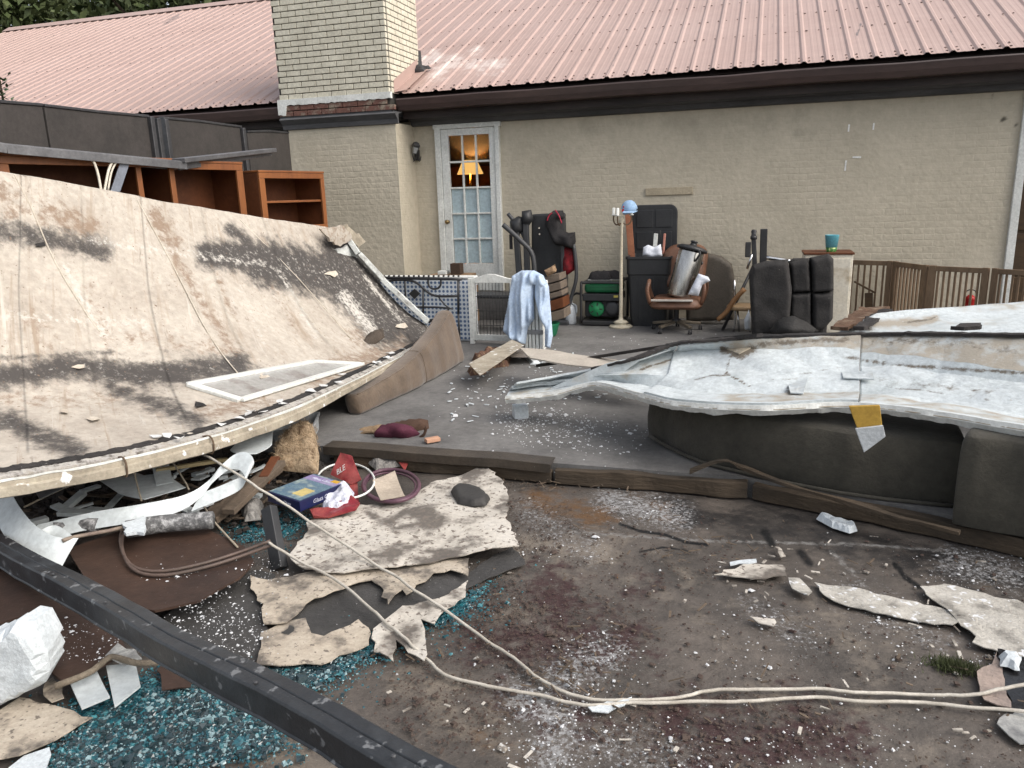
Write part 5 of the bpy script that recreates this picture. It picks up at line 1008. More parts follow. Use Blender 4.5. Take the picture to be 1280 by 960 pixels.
# torn membrane and felt, lowest first
flat('felt_sheet', [(205,772),(250,735),(325,715),(345,720),(335,790),(320,835),(250,842),(200,812)], .006, mfelt, 'dark roofing felt sheet on the ground sprinkled with white crumbs, next to the brown rubber', 'felt')
flat('felt_sheet', [(352,795),(385,752),(450,724),(540,712),(586,715),(640,684),(657,706),(600,728),(545,756),(490,785),(430,800),(390,808)], .010, mfelt, 'dark roofing felt showing between the torn cream layers', 'felt', seed=2)
flat('torn_membrane', [(320,832),(326,788),(362,775),(382,772),(389,791),(405,795),(448,775),(464,791),(461,805),(402,831),(366,832)], .026, mpeel2, 'lowest strip of torn tan membrane beside the teal glass', 'membrane', seed=3)
flat('torn_membrane', [(467,788),(484,775),(503,759),(549,749),(585,726),(582,746),(559,762),(543,782),(526,775),(534,818),(530,826),(510,815),(495,800),(492,826),(474,815),(467,815)], .028, mpeel, 'torn cream membrane scrap with two downward points under the white cord', 'membrane', seed=4)
flat('torn_membrane', [(313,720),(336,724),(386,716),(467,714),(586,697),(585,721),(563,713),(542,717),(508,745),(503,738),(485,756),(480,739),(464,727),(449,730),(383,755),(358,777),(330,780),(327,761),(314,730)], .036, mpeel2, 'torn tan membrane strip with sawtooth edge under the large cream piece', 'membrane', seed=5)
flat('torn_membrane', [(361,694),(386,667),(383,655),(449,633),(499,630),(539,605),(571,596),(605,580),(630,605),(636,621),(633,655),(649,683),(592,692),(546,700),(483,711),(430,719),(396,717),(370,705)], .060, mpeel, 'largest cream membrane piece on the ground with the black shoe sole on it', 'membrane', thick=.005, warp=.026, wsc=3, seed=6)
flat('torn_membrane', [(0,888),(25,872),(60,880),(116,897),(70,925),(25,946),(0,952),(-60,950),(-60,880)], .018, mpeel2, 'tan membrane slab lying beside the foam block', 'membrane', seed=7)
flat('torn_membrane', [(10,960),(30,945),(62,936),(50,975),(20,990)], .012, mfoamw, 'white flaking scrap at the edge of the teal glass', 'membrane', seed=8)
# brown rubber sheets either side of the beam
flat('rubber_sheet', [(85,692),(150,668),(250,660),(305,684),(318,705),(300,728),(250,758),(195,770),(160,765),(110,735)], .075, mbrown, 'dark brown rubber sheet curling beneath the looped brown cable', 'rubber sheet', warp=.03, jag=0, wsc=2, thick=.01, seed=1, curl=.02)
flat('rubber_sheet', [(-80,690),(0,712),(70,745),(150,795),(158,812),(130,832),(80,856),(62,840),(58,800),(33,775),(0,785),(-80,800)], .075, mbrown, 'dark brown rubber sheet spread out behind the foam block', 'rubber sheet', warp=.03, jag=0, wsc=2, thick=.01, seed=3)
# black metal beam across the corner
mbeam = M('black_beam_metal', (.026,.030,.034), (.042,.047,.052), (.020,.022,.025), rough=.42, scale=4, bump=.12, spec=.55, speck=((.15,.155,.16),22,.62), stretch=(1,1,1))
b0, b1 = PZ(-40,662,.13), PZ(505,955,.40); dv = b1-b0; b1 = b1+dv*.25; d_ = dv/np.linalg.norm(dv); sx_ = np.cross(d_, [0,0,1.]); sx_ /= np.linalg.norm(sx_); uz = np.cross(sx_, d_)
prof = [(-.046,-.02),(-.046,.026),(-.038,.034),(.002,.034),(.006,.028),(.010,.034),(.044,.034),(.050,.026),(.050,-.055),(.056,-.058),(.056,-.063),(.045,-.063),(.043,.026),(-.040,.026),(-.042,-.02)]
mb = MB(); K = 30; n = len(prof); vs = []
for i in range(K+1):
    t = i/K; p = b0+(b1-b0)*t; kink = .018*max(0, (t-.62))*6*np.array([0,0,-.15])
    for (a, z) in prof: q = p+sx_*a+uz*z+kink; vs.append(p+(q-p)*.88+uz*(.006*nz(q, 4, a*9)+.010*nz(p, 2.2, 3))+sx_*(.004*nz(q, 7, 2)+.012*nz(p, 1.6, 7)))
fs = [(i*n+j, i*n+(j+1) % n, (i+1)*n+(j+1) % n, (i+1)*n+j) for i in range(K) for j in range(n)]+[tuple(range(n)), tuple(range(K*n, (K+1)*n))[::-1]]
bmT = thing('metal_beam', 'long black metal beam lying across the debris', 'beam', (b0+b1)/2*np.array([1,1,0])+[0,0,.05])
mb.add(vs, fs).build('channel', mbeam, bmT, bevel=.002)
for t_ in (.12,.3,.42,.66,.8): q = b0+(b1-b0)*t_+sx_*.025+uz*.034; MB().lathe([(.006,0),(.006,.003),(.003,.005)], 8, q).build('screw', mtm, bmT)
# foam block, tiles, rope
c_ = PZ(22,880,.02); nf = -FW*np.array([1,1,0]); nf /= np.linalg.norm(nf)
blk = [PP(x, y, c_, nf) for x, y in ((-30,800),(0,788),(22,775),(40,778),(52,797),(60,815),(63,838),(58,852),(30,866),(-5,884),(-30,892))]
tag(lump(blk, nf, .05, res=.02, R=.03, back=.12, wr=.006, ws=(20,20,20), jag=.002).build('foam_block', mfoamw), 'broken white foam block in front of the brown rubber sheet', 'foam block')
for l, lab in (([(88,857),(121,841),(138,875),(103,890)], 'square white tile on the teal glass beside the foam block'), ([(133,836),(170,832),(176,860),(144,888)], 'broken white tile with a pointed corner under the twisted rope')):
    flat('tile', l, .045, mvinyl, lab, 'tile', thick=.008, warp=.0, jag=0, res=.05, curl=.008, group='white tiles on the glass')
mrope = M('grey_brown_rope', (.24,.20,.15), (.14,.115,.085), rough=.9, scale=20, bump=.6, bscale=90)
tag(MB().tube([PZ(x, y, .10) for x, y in ((68,858),(95,848),(116,838),(136,822),(150,823),(172,829),(198,828))], .011, 7).build('rope', mrope, smooth=True), 'frayed grey rope along the edge of the brown rubber', 'rope')
flat('foil_scrap', [(132,822),(148,808),(170,815),(178,826),(155,830)], .09, M('grey_foil', (.4,.4,.38), (.15,.15,.15), rough=.4, scale=12), 'crumpled grey foil scrap above the pointed tile', 'scrap', warp=.03, wsc=14)
flat('felt_sheet', [(196,838),(206,828),(240,850),(238,858),(202,862)], .03, mbrown, 'small brown rubber tab on the teal glass beside the beam', 'felt')
flat('paper_scrap', [(56,852),(66,846),(78,858),(80,872),(64,875),(54,868)], .03, mpeel2, 'small tan lump wedged between foam block and tiles', 'scrap', warp=.02, wsc=9)
# ---- ribbons of white vinyl, boards and odds under the slab edge
def ribbon(pts, w, name, mat, label, cat='vinyl strip', th=.0025, wv=(.10,.70,.70)):
    P = [np.array(p) for p in spline([Vector(PZ(*q)) for q in pts], 14)]; W_ = np.array(wv)/np.linalg.norm(wv); n = len(P)
    G = [[p+W_*w*(k/4-.5)+np.array([0,-1,0])*.004*(1-(k/2-1)**2) for k in range(5)] for p in P]
    return tag(MB().grid(G).build(name, mat, solid=th), label, cat)
ribbon([(-30,600,.26),(-4,620,.26),(14,650,.23),(32,672,.20),(58,688,.17),(88,690,.15)], .13, 'vinyl_strip', mvinyl, 'wide curved white vinyl strip bending over the black beam')
ribbon([(40,672,.20),(66,664,.20),(90,680,.16)], .055, 'vinyl_strip', mvinyl, 'short folded white vinyl end touching the curved strip')
ribbon([(40,668,.16),(110,652,.18),(170,642,.20),(225,630,.21),(255,612,.25),(272,592,.31),(290,578,.35),(305,577,.36),(312,588,.33),(304,602,.27),(280,614,.24),(245,628,.2)], .095, 'vinyl_strip', mvinyl, 'long white vinyl strip ending in a loop beside the game box')
flat('white_board', [(124,601),(205,592),(232,610),(180,625),(150,618)], .17, mvinyl, 'flat white board lying under the slab edge', 'board', warp=.004, jag=0)
flat('white_board', [(112,585),(140,580),(200,602),(190,612),(150,604)], .15, mwhite, 'grooved white board beneath the other white board', 'board', warp=.004, jag=0)
tag(MB().bar(PZ(198,570,.22), PZ(206,606,.17), .085, .012).build('white_board', mvinyl, bevel=.003), 'upright white board stub under the slab trim', 'board')
flat('grey_board', [(35,600),(110,575),(150,572),(120,590),(50,625)], .22, M('grey_panel', (.20,.21,.215), rough=.6), 'grey panel leaning in the dark under the slab edge', 'board', jag=0)
flat('bowl_shard', [(288,566),(300,554),(342,541),(340,556),(322,574),(300,578)], .26, mvinyl, 'milky broken bowl shard below the slab trim', 'bowl', jag=0, warp=.03, thick=.006, curl=.04)
def sbar(a, b, w, h, nm, mt, lab, cat): return tag(MB().bar(PZ(*a), PZ(*b), w, h).build(nm, mt, bevel=.003), lab, cat)
mplank = M('grey_brown_plank', (.14,.105,.075), (.085,.065,.048), rough=.8, scale=6, bump=.35, bscale=40)
sbar((262,650,.08), (345,585,.16), .09, .035, 'plank', mplank, 'grey-brown plank lowest in the pile beside the game box', 'plank'); sbar((285,640,.13), (350,578,.20), .07, .03, 'plank', mplank, 'grey-brown plank lying on the lower plank', 'plank')
sbar((330,600,.17), (345,575,.20), .05, .05, 'wood_block', mwoodin, 'reddish wooden block on the plank pile', 'block'); sbar((195,588,.2), (285,574,.2), .03, .02, 'lath', M('pale_lath', (.45,.36,.2)), 'pale wooden lath in the dark under the slab', 'lath')
mstick = M('pale_stick', (.36,.31,.24), rough=.8)
for k, (l, lab) in enumerate((([(30,634,.2),(80,610,.2),(132,592,.22)], 'thin stick lying in the dark behind the curved vinyl strip'), ([(165,570,.36),(170,600,.24),(177,626,.18)], 'thin brown cord hanging from the slab trim'), ([(214,575,.28),(230,600,.2),(236,612,.18)], 'short pale cord dangling near the pale lath'), ([(246,612,.24),(262,645,.12),(297,684,.09)], 'pale cord running down beside the grey roll'))):
    tag(MB().tube([PZ(*q) for q in l], .005, 6).build('cord', mstick, smooth=True), lab, 'cord')
mroll = M('gritty_grey_roll', (.09,.09,.092), (.42,.42,.42), (.15,.15,.15), rough=.9, scale=38, bump=.7, bscale=80)
for l, r, lab in (([(68,662,.16),(95,656,.16),(122,657,.16)], .035, 'short gritty grey felt roll beside the folded vinyl'), ([(158,662,.15),(200,655,.15),(240,652,.15),(266,650,.15)], .042, 'long gritty grey felt roll lying on the brown rubber')):
    tag(MB().tube([PZ(*q) for q in l], r, 12).build('felt_roll', mroll, smooth=True), lab, 'roll')
flat('foam_chip', [(153,656),(183,648),(180,668),(158,670)], .19, mfoamw, 'white foam chip on the long grey felt roll', 'foam', thick=.015)
mcb = M('brown_cable', (.12,.085,.07), (.08,.06,.05), rough=.5, bump=.05)
lp_ = [(246,614,.20),(200,632,.19),(165,648,.17),(151,668,.14),(154,692,.12),(170,710,.11),(205,714,.11),(255,704,.11),(300,690,.11),(338,676,.14)]
for k, off in enumerate((0, 5)): tag(MB().tube([PZ(x+off*.4, y+off, z-.004*k) for x, y, z in lp_], .0075, 7).build('cable', mcb, smooth=True), ('outer' if k else 'inner')+' strand of the doubled brown cable looping over the rubber sheet', 'cable', 'looped brown cables')
tag(MB().tube([PZ(*q) for q in ((78,676,.2),(90,672,.2),(110,668,.19),(150,660,.18),(185,645,.18))], .009, 7).build('cable', M('frayed_cable', (.30,.25,.19), (.16,.12,.1), rough=.7), smooth=True), 'frayed cable end lying across the folded vinyl', 'cable')
pb = PZ(350,712,.0); tag(MB().bar(PZ(328,640,.22)+np.array([0,.05,0]), pb, .065, .045, up=(0,1,0)).build('black_stub', mplas, bevel=.004), 'black stub of post standing up beside the cream membrane', 'post')
# ---- blue game box
T4 = [PZ(x, y, .155) for x, y in ((338,616),(386,590),(431,602),(379,629))]; cT = np.mean(T4, 0)
ex = T4[3]-T4[0]; ey = T4[1]-T4[0]; Lx, Ly = np.linalg.norm(ex), np.linalg.norm(ey); ang = math.atan2(ex[1], ex[0])
gb = thing('game_box', 'dark blue board game box with chess lettering on its side', 'game box', (cT[0], cT[1], .10), rz=ang)
nrm = np.array([-math.sin(ang), math.cos(ang)]); Lx_, Ly_ = Lx, abs(ey[:2]@nrm)
mblu = M('dark_blue_card', (.010,.014,.062), (.008,.011,.048), rough=.4, bump=.03, scale=4)
MB().box((0,0,.0275), (Lx_,Ly_,.055)).build('lid', mblu, gb, local=True, bevel=.003)
for (c, s, mt, nm) in (((0,0,.0562), (Lx_*.94,Ly_*.94,.0012), M('box_picture', (.14,.22,.26), (.30,.36,.33), (.08,.14,.2), scale=14, bump=0, rough=.3), 'picture'), ((.0,Ly_*.33,.0572), (Lx_*.94,Ly_*.2,.0008), M('box_band', (.20,.16,.32), (.3,.27,.4), bump=0, rough=.3), 'title_band'),
                      ((Lx_*.18,-Ly_*.2,.0574), (Lx_*.30,Ly_*.28,.0008), M('box_yellow', (.62,.50,.20), bump=0, rough=.3), 'chessboard_print'), ((Lx_*.30,Ly_*.40,.0579), (Lx_*.2,Ly_*.1,.0006), M('box_orange', (.62,.36,.04), bump=0), 'price_flash')):
    MB().box(c, s).build(nm, mt, gb, local=True)
def text(body, size, loc, rot, mat, parent, name='lettering', shear=0.):
    cu = bpy.data.curves.new(name, 'FONT'); cu.body = body; cu.size = size; cu.extrude = .0006; cu.align_x = 'CENTER'; cu.align_y = 'CENTER'; cu.shear = shear
    o = bpy.data.objects.new(name, cu); COL.objects.link(o); dg = bpy.context.evaluated_depsgraph_get(); me = bpy.data.meshes.new_from_object(o.evaluated_get(dg)); bpy.data.objects.remove(o)
    o = bpy.data.objects.new(name, me); COL.objects.link(o); me.materials.append(mat); o.parent = parent; o.location = loc; o.rotation_euler = rot; return o
mlet = M('pale_lettering', (.55,.56,.66), bump=0)
text('Glass Chess', .030, (Lx_/2+.0008, 0, .026), (math.pi/2, 0, math.pi/2), mlet, gb, shear=.2)
text('Glass Chess', .032, (0, Ly_*.33, .0582), (0, 0, 0), mlet, gb)
# the long side faces the viewer too
text('Glass Chess', .024, (0, -Ly_/2-.0008, .026), (math.pi/2, 0, 0), mlet, gb, shear=.2)
# ---- red gift bag, clear film, hoops, card, sole
mredp = M('red_glossy_paper', (.20,.020,.028), (.13,.014,.020), (.24,.05,.045), rough=.35, scale=6, bump=.15, bscale=25)
rb = thing('paper_bag', 'crumpled red paper bag with white lettering beside the game box', 'bag', PZ(425,625,.03))
for k, (l, z, nn_) in enumerate((([(414,594),(426,566),(440,570),(452,600),(440,606)], .12, (.1,-.8,.5)), ([(388,640),(410,636),(440,622),(450,630),(445,638),(410,648),(392,648)], .085, (0,-.2,1)), ([(436,598),(446,597),(449,632),(440,638)], .10, (.3,-.4,.8)))):
    p0 = PZ(*l[0], z); nv_ = np.array(nn_, float); nv_ /= np.linalg.norm(nv_); mb = lump([PP(x, y, p0, nv_) for x, y in l], nv_, .012, res=.015, flat=True, wr=.012, ws=(18,18,18), seed=k); mb.build(('bag_front','bag_base','bag_side')[k], mredp, rb)
p0 = PZ(414,594,.12); nv_ = np.array((.1,-.8,.5)); nv_ /= np.linalg.norm(nv_); q = PP(428,589,p0,nv_)+nv_*.028
text('BLE', .045, tuple(q-np.array(rb.location)), (math.radians(58), math.radians(-35), 0), mwhite, rb, shear=.2)
mfilm = M('clear_crumpled_film', (.52,.53,.62), (.40,.41,.52), (.62,.63,.68), rough=.2, scale=12, bump=.4, bscale=30, spec=.6)
flatm = lump([PZ(x, y, .10) for x, y in ((400,634),(405,622),(422,616),(436,612),(444,620),(438,632),(415,638))], (0,-.3,1), .035, res=.012, R=.03, wr=.03, ws=(24,24,24)); tag(flatm.build('plastic_film', mfilm), 'crumpled clear plastic film lying in the red bag', 'plastic film')
def ring(cx, cy, rx, ry, z, r, name, mat, label, dz=0.):
    P = [PZ(cx+rx*math.cos(a), cy+ry*math.sin(a), z+dz*math.sin(a+.6)) for a in np.linspace(0, 2*math.pi, 28, endpoint=False)]
    return tag(MB().tube(P, r, 8, closed=True, smooth=2).build(name, mat, smooth=True), label, 'hoop')
ring(489,607,35,20,.10,.011,'hoop',M('plum_hose', (.11,.055,.075), (.08,.04,.055), rough=.4, bump=.03),'thick plum coloured hoop around the beige card', .01)
ring(488,608,31.5,17,.095,.006,'hoop',M('plum_hose', (.11,.055,.075)),'thinner plum hoop inside the thick plum hoop', .01)
ring(432,601,36,22,.10,.006,'hoop',mwhite,'thin white hoop behind the red paper bag', .02)
flat('card', [(466,603),(494,593),(506,622),(476,629)], .105, M('beige_card', (.46,.39,.31), rough=.8), 'blank beige card lying inside the plum hoop', 'card', thick=.003, warp=.006, jag=0, curl=.02)
sole = lump([PZ(x, y, .078) for x, y in ((563,615),(572,609),(588,610),(603,615),(613,624),(608,632),(592,633),(572,630))], (0,0,1), .035, res=.015, R=.03); tag(sole.build('shoe', M('dark_rubber', (.035,.033,.032), (.05,.048,.045), rough=.6, bump=.2), smooth=True), 'dark rubber shoe sole lying on the large cream membrane', 'shoe')
# ---- fur rug, clear tub, handbag, plaster lumps
rug = lump([PZ(x, y, .14) for x, y in ((337,575),(352,555),(378,543),(395,545),(399,568),(396,584),(372,582),(352,580))], (0,-.2,1), .06, res=.02, R=.06, wr=.03, ws=(20,20,20)); rg = thing('fur_rug', 'matted tan fur rug bundled behind the game box', 'rug', PZ(370,582,.1))
mfur = M('tan_fur', (.30,.215,.13), (.17,.11,.065), (.38,.29,.19), rough=.95, scale=16, bump=.8, bscale=60)
rug.build('pile', mfur, rg, smooth=True)
RV = np.array(rug.v); RV = RV[RV[:,2] > .15]; r_ = np.random.default_rng(5); idx = r_.integers(0, len(RV), 2600); B0 = RV[idx]+r_.normal(0,.008,(2600,3)); dr = r_.normal(0,.5,(2600,3))+[0,-.3,.7]; dr /= np.linalg.norm(dr,axis=1)[:,None]; sd2 = np.cross(dr, r_.normal(0,1,(2600,3))); sd2 /= np.linalg.norm(sd2,axis=1)[:,None]
mb = MB(); mb.v = np.stack([B0-sd2*.0015, B0+sd2*.0015, B0+dr*.025], 1).reshape(-1,3).tolist(); mb.f = (np.arange(2600)[:,None]*3+np.arange(3)).tolist(); fo = mb.build('fur', mfur, rg, fixn=False); fo['kind'] = 'stuff'
tb = thing('plastic_tub', 'clear shallow plastic tub tipped under the slab trim', 'tub', PZ(372,545,PLAT)); mclear = M('cloudy_clear_plastic', (.40,.42,.43), (.32,.34,.35), rough=.2, bump=.02, spec=.6)
shell([(.26,.20,.03,0),(.29,.23,.03,.10),(.31,.25,.03,.10),(.31,.25,.03,.105),(.285,.225,.03,.105),(.25,.19,.03,.01)]).build('tub', mclear, tb, local=True); tb.rotation_euler = (.12,-.1,.35)
hbg = thing('handbag', 'maroon and tan suede handbag slumped on the patio behind the metal strip', 'handbag', PZ(490,552,PLAT))
mtan = M('tan_suede', (.27,.19,.115), (.19,.13,.08), rough=.9, bump=.3); mmar = M('maroon_suede', (.085,.018,.035), (.055,.012,.024), rough=.8, bump=.3)
mbr2 = M('dark_brown_suede', (.08,.045,.03), (.055,.032,.022), rough=.85, bump=.3)
for l, Y, th, mt, nm in (([(432,552),(440,540),(462,530),(482,526),(480,545),(470,556),(445,557)], 4.45, .07, mtan, 'tan_panel'), ([(480,533),(494,525),(515,520),(531,521),(535,534),(528,546),(510,556),(490,556)], 4.5, .09, mbr2, 'back_panel'), ([(474,548),(478,532),(492,527),(512,530),(524,541),(516,555),(490,557),(476,556)], 4.36, .12, mmar, 'body')):
    lump(wp(l, Y), (0,-.8,.6), th, res=.02, R=.05, back=.02, wr=.035, ws=(12,12,12), seed=len(nm)).build(nm, mt, hbg, smooth=True)
sp('strap', [PY(x, y, 4.33) for x, y in ((447,548),(455,541),(468,540),(477,547),(480,556))], .013, mtan, hbg); sp('strap', [PY(x, y, 4.34) for x, y in ((512,556),(522,549),(530,543),(533,533))], .010, mbr2, hbg)
sbar((532,551,.12), (549,548,.12), .05, .025, 'packet', M('peach_packet', (.52,.30,.2), bump=0), 'small peach packet beside the handbag', 'packet'); flat('red_packet', [(498,579),(512,577),(506,588)], .05, mredp, 'tiny red triangular wrapper under the metal strip', 'wrapper', res=.02, jag=0)
for l, z, lab in (([(298,630),(315,622),(330,632),(326,650),(306,652)], .04, 'rough plaster lump beside the black stub'), ([(455,575),(500,570),(520,580),(470,588)], .03, 'flat grey plaster lump below the metal strip')):
    tag(lump([PZ(x, y, z) for x, y in l], (0,0,1), .05, res=.02, R=.05, wr=.03, ws=(16,16,16)).build('plaster_lump', M('grey_plaster', (.30,.29,.27), (.18,.17,.16), bump=.6)), lab, 'plaster')
tag(MB().box(PZ(648,524,.10)+np.array([0,.05,.045]), (.10,.09,.09), Matrix.Rotation(.5,3,'Z')).build('foam_cube', mfoamw, bevel=.006), 'white foam cube on the patio near the tip of the foam-lined sheet', 'foam cube')
# ---- right-hand fragments
mfr = M('grey_cream_fragment', (.46,.44,.40), (.20,.19,.17), (.40,.38,.34), rough=.85, scale=11, bump=.5, bscale=50, speck=((.62,.63,.64),26,.60))
FR = [([(893,720),(930,706),(978,708),(983,722),(940,726),(915,722)], 'pale triangular fragment on the paving, widest of the loose pieces', mpeel), ([(912,703),(945,701),(946,705),(913,707)], 'thin white sliver beside the pale triangular fragment', mfoamw),
      ([(985,725),(999,726),(1015,742),(1010,747),(990,738)], 'curled grey bark-like fragment at the end of the long grey strip', mfr), ([(1018,728),(1060,733),(1120,748),(1180,760),(1205,775),(1190,783),(1120,772),(1060,758),(1030,745)], 'long narrow grey membrane strip on the paving', mfr),
      ([(1150,735),(1180,730),(1230,742),(1320,765),(1320,828),(1260,818),(1240,812),(1215,805),(1212,790),(1190,770)], 'broad grey membrane sheet joining the long strip', mfr), ([(1222,848),(1246,815),(1256,850),(1264,886),(1230,876)], 'reddish grey membrane tongue under the white cords', M('pinkish_membrane', (.34,.27,.23), (.22,.18,.16), scale=10, bump=.4)),
      ([(938,772),(968,775),(967,786),(948,781)], 'small pale chip with a pointed end on the bare paving', mpeel), ([(735,885),(770,878),(790,872),(780,882),(760,890),(740,890)], 'white torn scrap lying on the joined cords', mfoamw), ([(968,684),(974,684),(982,696),(976,697)], 'tiny pale peg-shaped chip near the tar spots', mpeel), ([(1246,905),(1256,893),(1290,888),(1320,930),(1275,930)], 'crumpled grey foil sheet under the cords', M('grey_foil', (.4,.4,.38)))]
for k, (l, lab, mt) in enumerate(FR): flat('fragment', l, .012+.002*(k % 3), mt, lab, 'fragment', thick=.004, warp=.012, wsc=7, seed=20+k, res=.025)
tag(lump([PZ(x, y, .006) for x, y in ((1020,649),(1024,645),(1045,651),(1070,658),(1072,664),(1062,667),(1040,660))], (0,0,1), .03, res=.015, R=.02, wr=.012, ws=(30,30,30)).build('foam_chunk', mfoamw), 'elongated white foam chunk on the paving in front of the kerb', 'foam'); tag(lump([PZ(x, y, .03) for x, y in ((1251,817),(1277,820),(1275,838),(1250,832))], (0,0,1), .025, res=.015, R=.012, jag=.003).build('foam_chunk', mfoamw), 'square white foam chunk on the black plastic sheet', 'foam')
flat('plastic_sheet', [(1246,812),(1330,825),(1330,900),(1262,888),(1256,850)], .006, M('glossy_black_plastic', (.012,.012,.013), rough=.2, bump=.3, bscale=14, spec=.6), 'glossy black plastic sheet under the square foam chunk', 'plastic sheet', thick=.004, warp=.012)
mo = thing('moss_tuft', 'small clump of green weeds growing in the paving', 'weed', PZ(1192,834,0)); r_ = np.random.default_rng(9); B0 = np.concatenate([r_.normal(0,.03,(900,2))*[1.3,.7], np.zeros((900,1))], 1); dr = r_.normal(0,.6,(900,3)); dr[:,2] = abs(dr[:,2])+.3; s_ = np.cross(dr, [0,0,1.]); s_ /= np.linalg.norm(s_,axis=1)[:,None]
mb = MB(); mb.v = np.stack([B0-s_*.002, B0+s_*.002, B0+dr*.02], 1).reshape(-1,3).tolist(); mb.f = (np.arange(900)[:,None]*3+np.arange(3)).tolist(); mb.build('leaves', M('weed_green', (.05,.065,.02), (.03,.035,.012), bump=0), mo, local=True, fixn=False)
# ---- white cords
mcord = M('dirty_white_cord', (.52,.49,.43), (.36,.33,.28), rough=.6, scale=14, bump=.15)
C1 = [(252,566,.36),(305,597,.32),(360,634,.22),(440,686,.11),(520,738,.06),(600,795,.016),(660,838,.012),(705,864,.012),(760,875,.012),(840,873,.012),(880,866,.012),(920,862,.012),(1000,861,.012),(1080,866,.012),(1170,869,.013),(1230,866,.03),(1300,852,.06)]
C2 = [(335,678,.15),(370,698,.10),(420,726,.07),(470,766,.05),(510,803,.04),(532,822,.014),(556,842,.012),(600,856,.012),(670,868,.012),(730,880,.013),(800,879,.014),(870,877,.012),(930,879,.012),(1010,872,.012),(1090,877,.013),(1180,881,.014),(1300,890,.03)]
tag(MB().tube([PZ(*q) for q in C1], .006, 8, smooth=8, kink=.012).build('cord', mcord, smooth=True), 'white cord stretched from the vinyl loop over the cream membrane and across the paving', 'cord'); tag(MB().tube([PZ(*q) for q in C2], .006, 8, smooth=8, kink=.012).build('cord', mcord, smooth=True), 'white cord running from the black stub across the paving', 'cord')
# ---- scraps by the gate, on the patio
mtan2 = M('rusty_leaves', (.16,.08,.05), (.26,.17,.10), (.09,.05,.035), scale=18, bump=.5)
flat('loose_board', [(586,455),(640,425),(655,432),(600,470)], .24, mfas, 'beige trim board sloping down beside the brown cushion', 'board', jag=0, warp=.004); flat('loose_board', [(618,437),(640,430),(672,440),(668,447),(640,447)], .17, M('grey_brown_panel', (.16,.14,.12), rough=.6), 'grey-brown panel propped at the foot of the folded shutters', 'board', jag=0, warp=.004)
for l, lab in (([(590,450),(612,441),(640,444),(636,458),(600,462)], 'heap of rusty brown scraps under the propped panels'), ([(584,464),(600,458),(616,460),(606,468),(588,470)], 'smaller rusty brown scrap heap next to the cushion end')): tag(lump([PZ(x, y, .10) for x, y in l], (0,0,1), .06, res=.025, R=.06, wr=.05, ws=(20,20,20)).build('scrap_heap', mtan2), lab, 'scraps')
for l, lab in (([(656,448),(668,447),(676,454),(664,456)], 'white foam bar on the patio at the foot of the shutters'), ([(676,448),(690,446),(692,451),(680,453)], 'smaller white foam bar beside the first at the shutters')): tag(lump([PZ(x, y, .10) for x, y in l], (0,0,1), .025, res=.02, R=.015).build('foam_bar', mfoamw), lab, 'foam')
# ================================================================== LOOSE CRUMBS (uncountable)
def scatter(n, regions, z, seed, size, name, mat, label, fl=.6, cat='debris', jit=9.):
    r = np.random.default_rng(seed); P = []
    for (poly, w) in regions:
        poly = np.array(poly, float); k = int(n*w); mn, mx_ = poly.min(0), poly.max(0); Q = np.zeros((0,2))
        while len(Q) < k: q = mn+r.random((k*2,2))*(mx_-mn); Q = np.concatenate([Q, q[in_poly(q, poly)]])
        Q = Q[:k]+r.normal(0, 1, (k,2))*np.array([jit*1.6, jit])*(r.random((k,1))**2*2); P += [PZ(x, y, z) for x, y in Q]
    P = np.array(P); s = size[0]*np.exp(r.normal(0, size[1], len(P))); o = chips(name, P, s, mat, fl, seed); o['kind'] = 'stuff'; o['label'] = label; o['category'] = cat; return o
def blob(cx, cy, rx, ry, n=14): return [(cx+rx*math.cos(a), cy+ry*math.sin(a)) for a in np.linspace(0, 6.283, n, endpoint=False)]
GRD = [(560,600),(690,604),(870,625),(1000,650),(1300,705),(1300,970),(640,970),(440,860)]
mcr = M('white_crumbs', (.62,.63,.64), (.45,.46,.47), rough=.8, bump=0)
scatter(2600, [(GRD,.20),(blob(730,830,70,40),.07),(blob(690,920,80,50),.09),(blob(700,880,50,30),.05),(blob(840,930,120,40),.06),(blob(1220,712,70,26),.08),(blob(810,640,60,18),.05),(blob(700,680,60,30),.04),(blob(960,800,80,50),.05),(blob(1130,770,70,16),.04),(blob(1040,935,90,30),.05),(blob(1230,800,30,40),.05),(blob(1120,800,70,40),.04)], .0, 1, (.0024,.65), 'foam_crumbs', mcr, 'white foam crumbs sprinkled over the dark paving')
scatter(1300, [(blob(690,535,70,22),.35),(blob(660,520,50,14),.12),(blob(760,545,60,18),.10),([(560,470),(640,430),(800,460),(760,500),(640,500),(560,530)],.2),([(640,420),(940,420),(800,440),(660,450)],.06)], PLAT, 2, (.0045,.65), 'foam_crumbs', mcr, 'white foam crumbs scattered on the patio slab')
scatter(1500, [(blob(270,790,60,40),.4),(blob(330,715,26,14),.08),(blob(240,735,50,18),.2),(blob(110,800,40,30),.1)], .095, 3, (.0025,.6), 'foam_crumbs', mcr, 'white crumbs lying on the dark felt and brown rubber')
mdk = M('soil_crumbs', (.05,.032,.028), (.085,.065,.052), rough=.95, bump=0)
scatter(7000, [(GRD,.3),(blob(700,790,120,60),.2),(blob(620,760,60,40),.12),(blob(900,910,160,50),.12),(blob(560,880,90,60),.1),(blob(660,660,60,40),.1),(blob(820,700,120,40),.06)], 0, 4, (.0045,.5), 'soil_crumbs', mdk, 'dark soil crumbs spread over the paving')
mtl = M('teal_glass_granules', (.022,.14,.17), (.07,.25,.28), (.012,.06,.08), rough=.15, scale=30, bump=0, spec=.8)
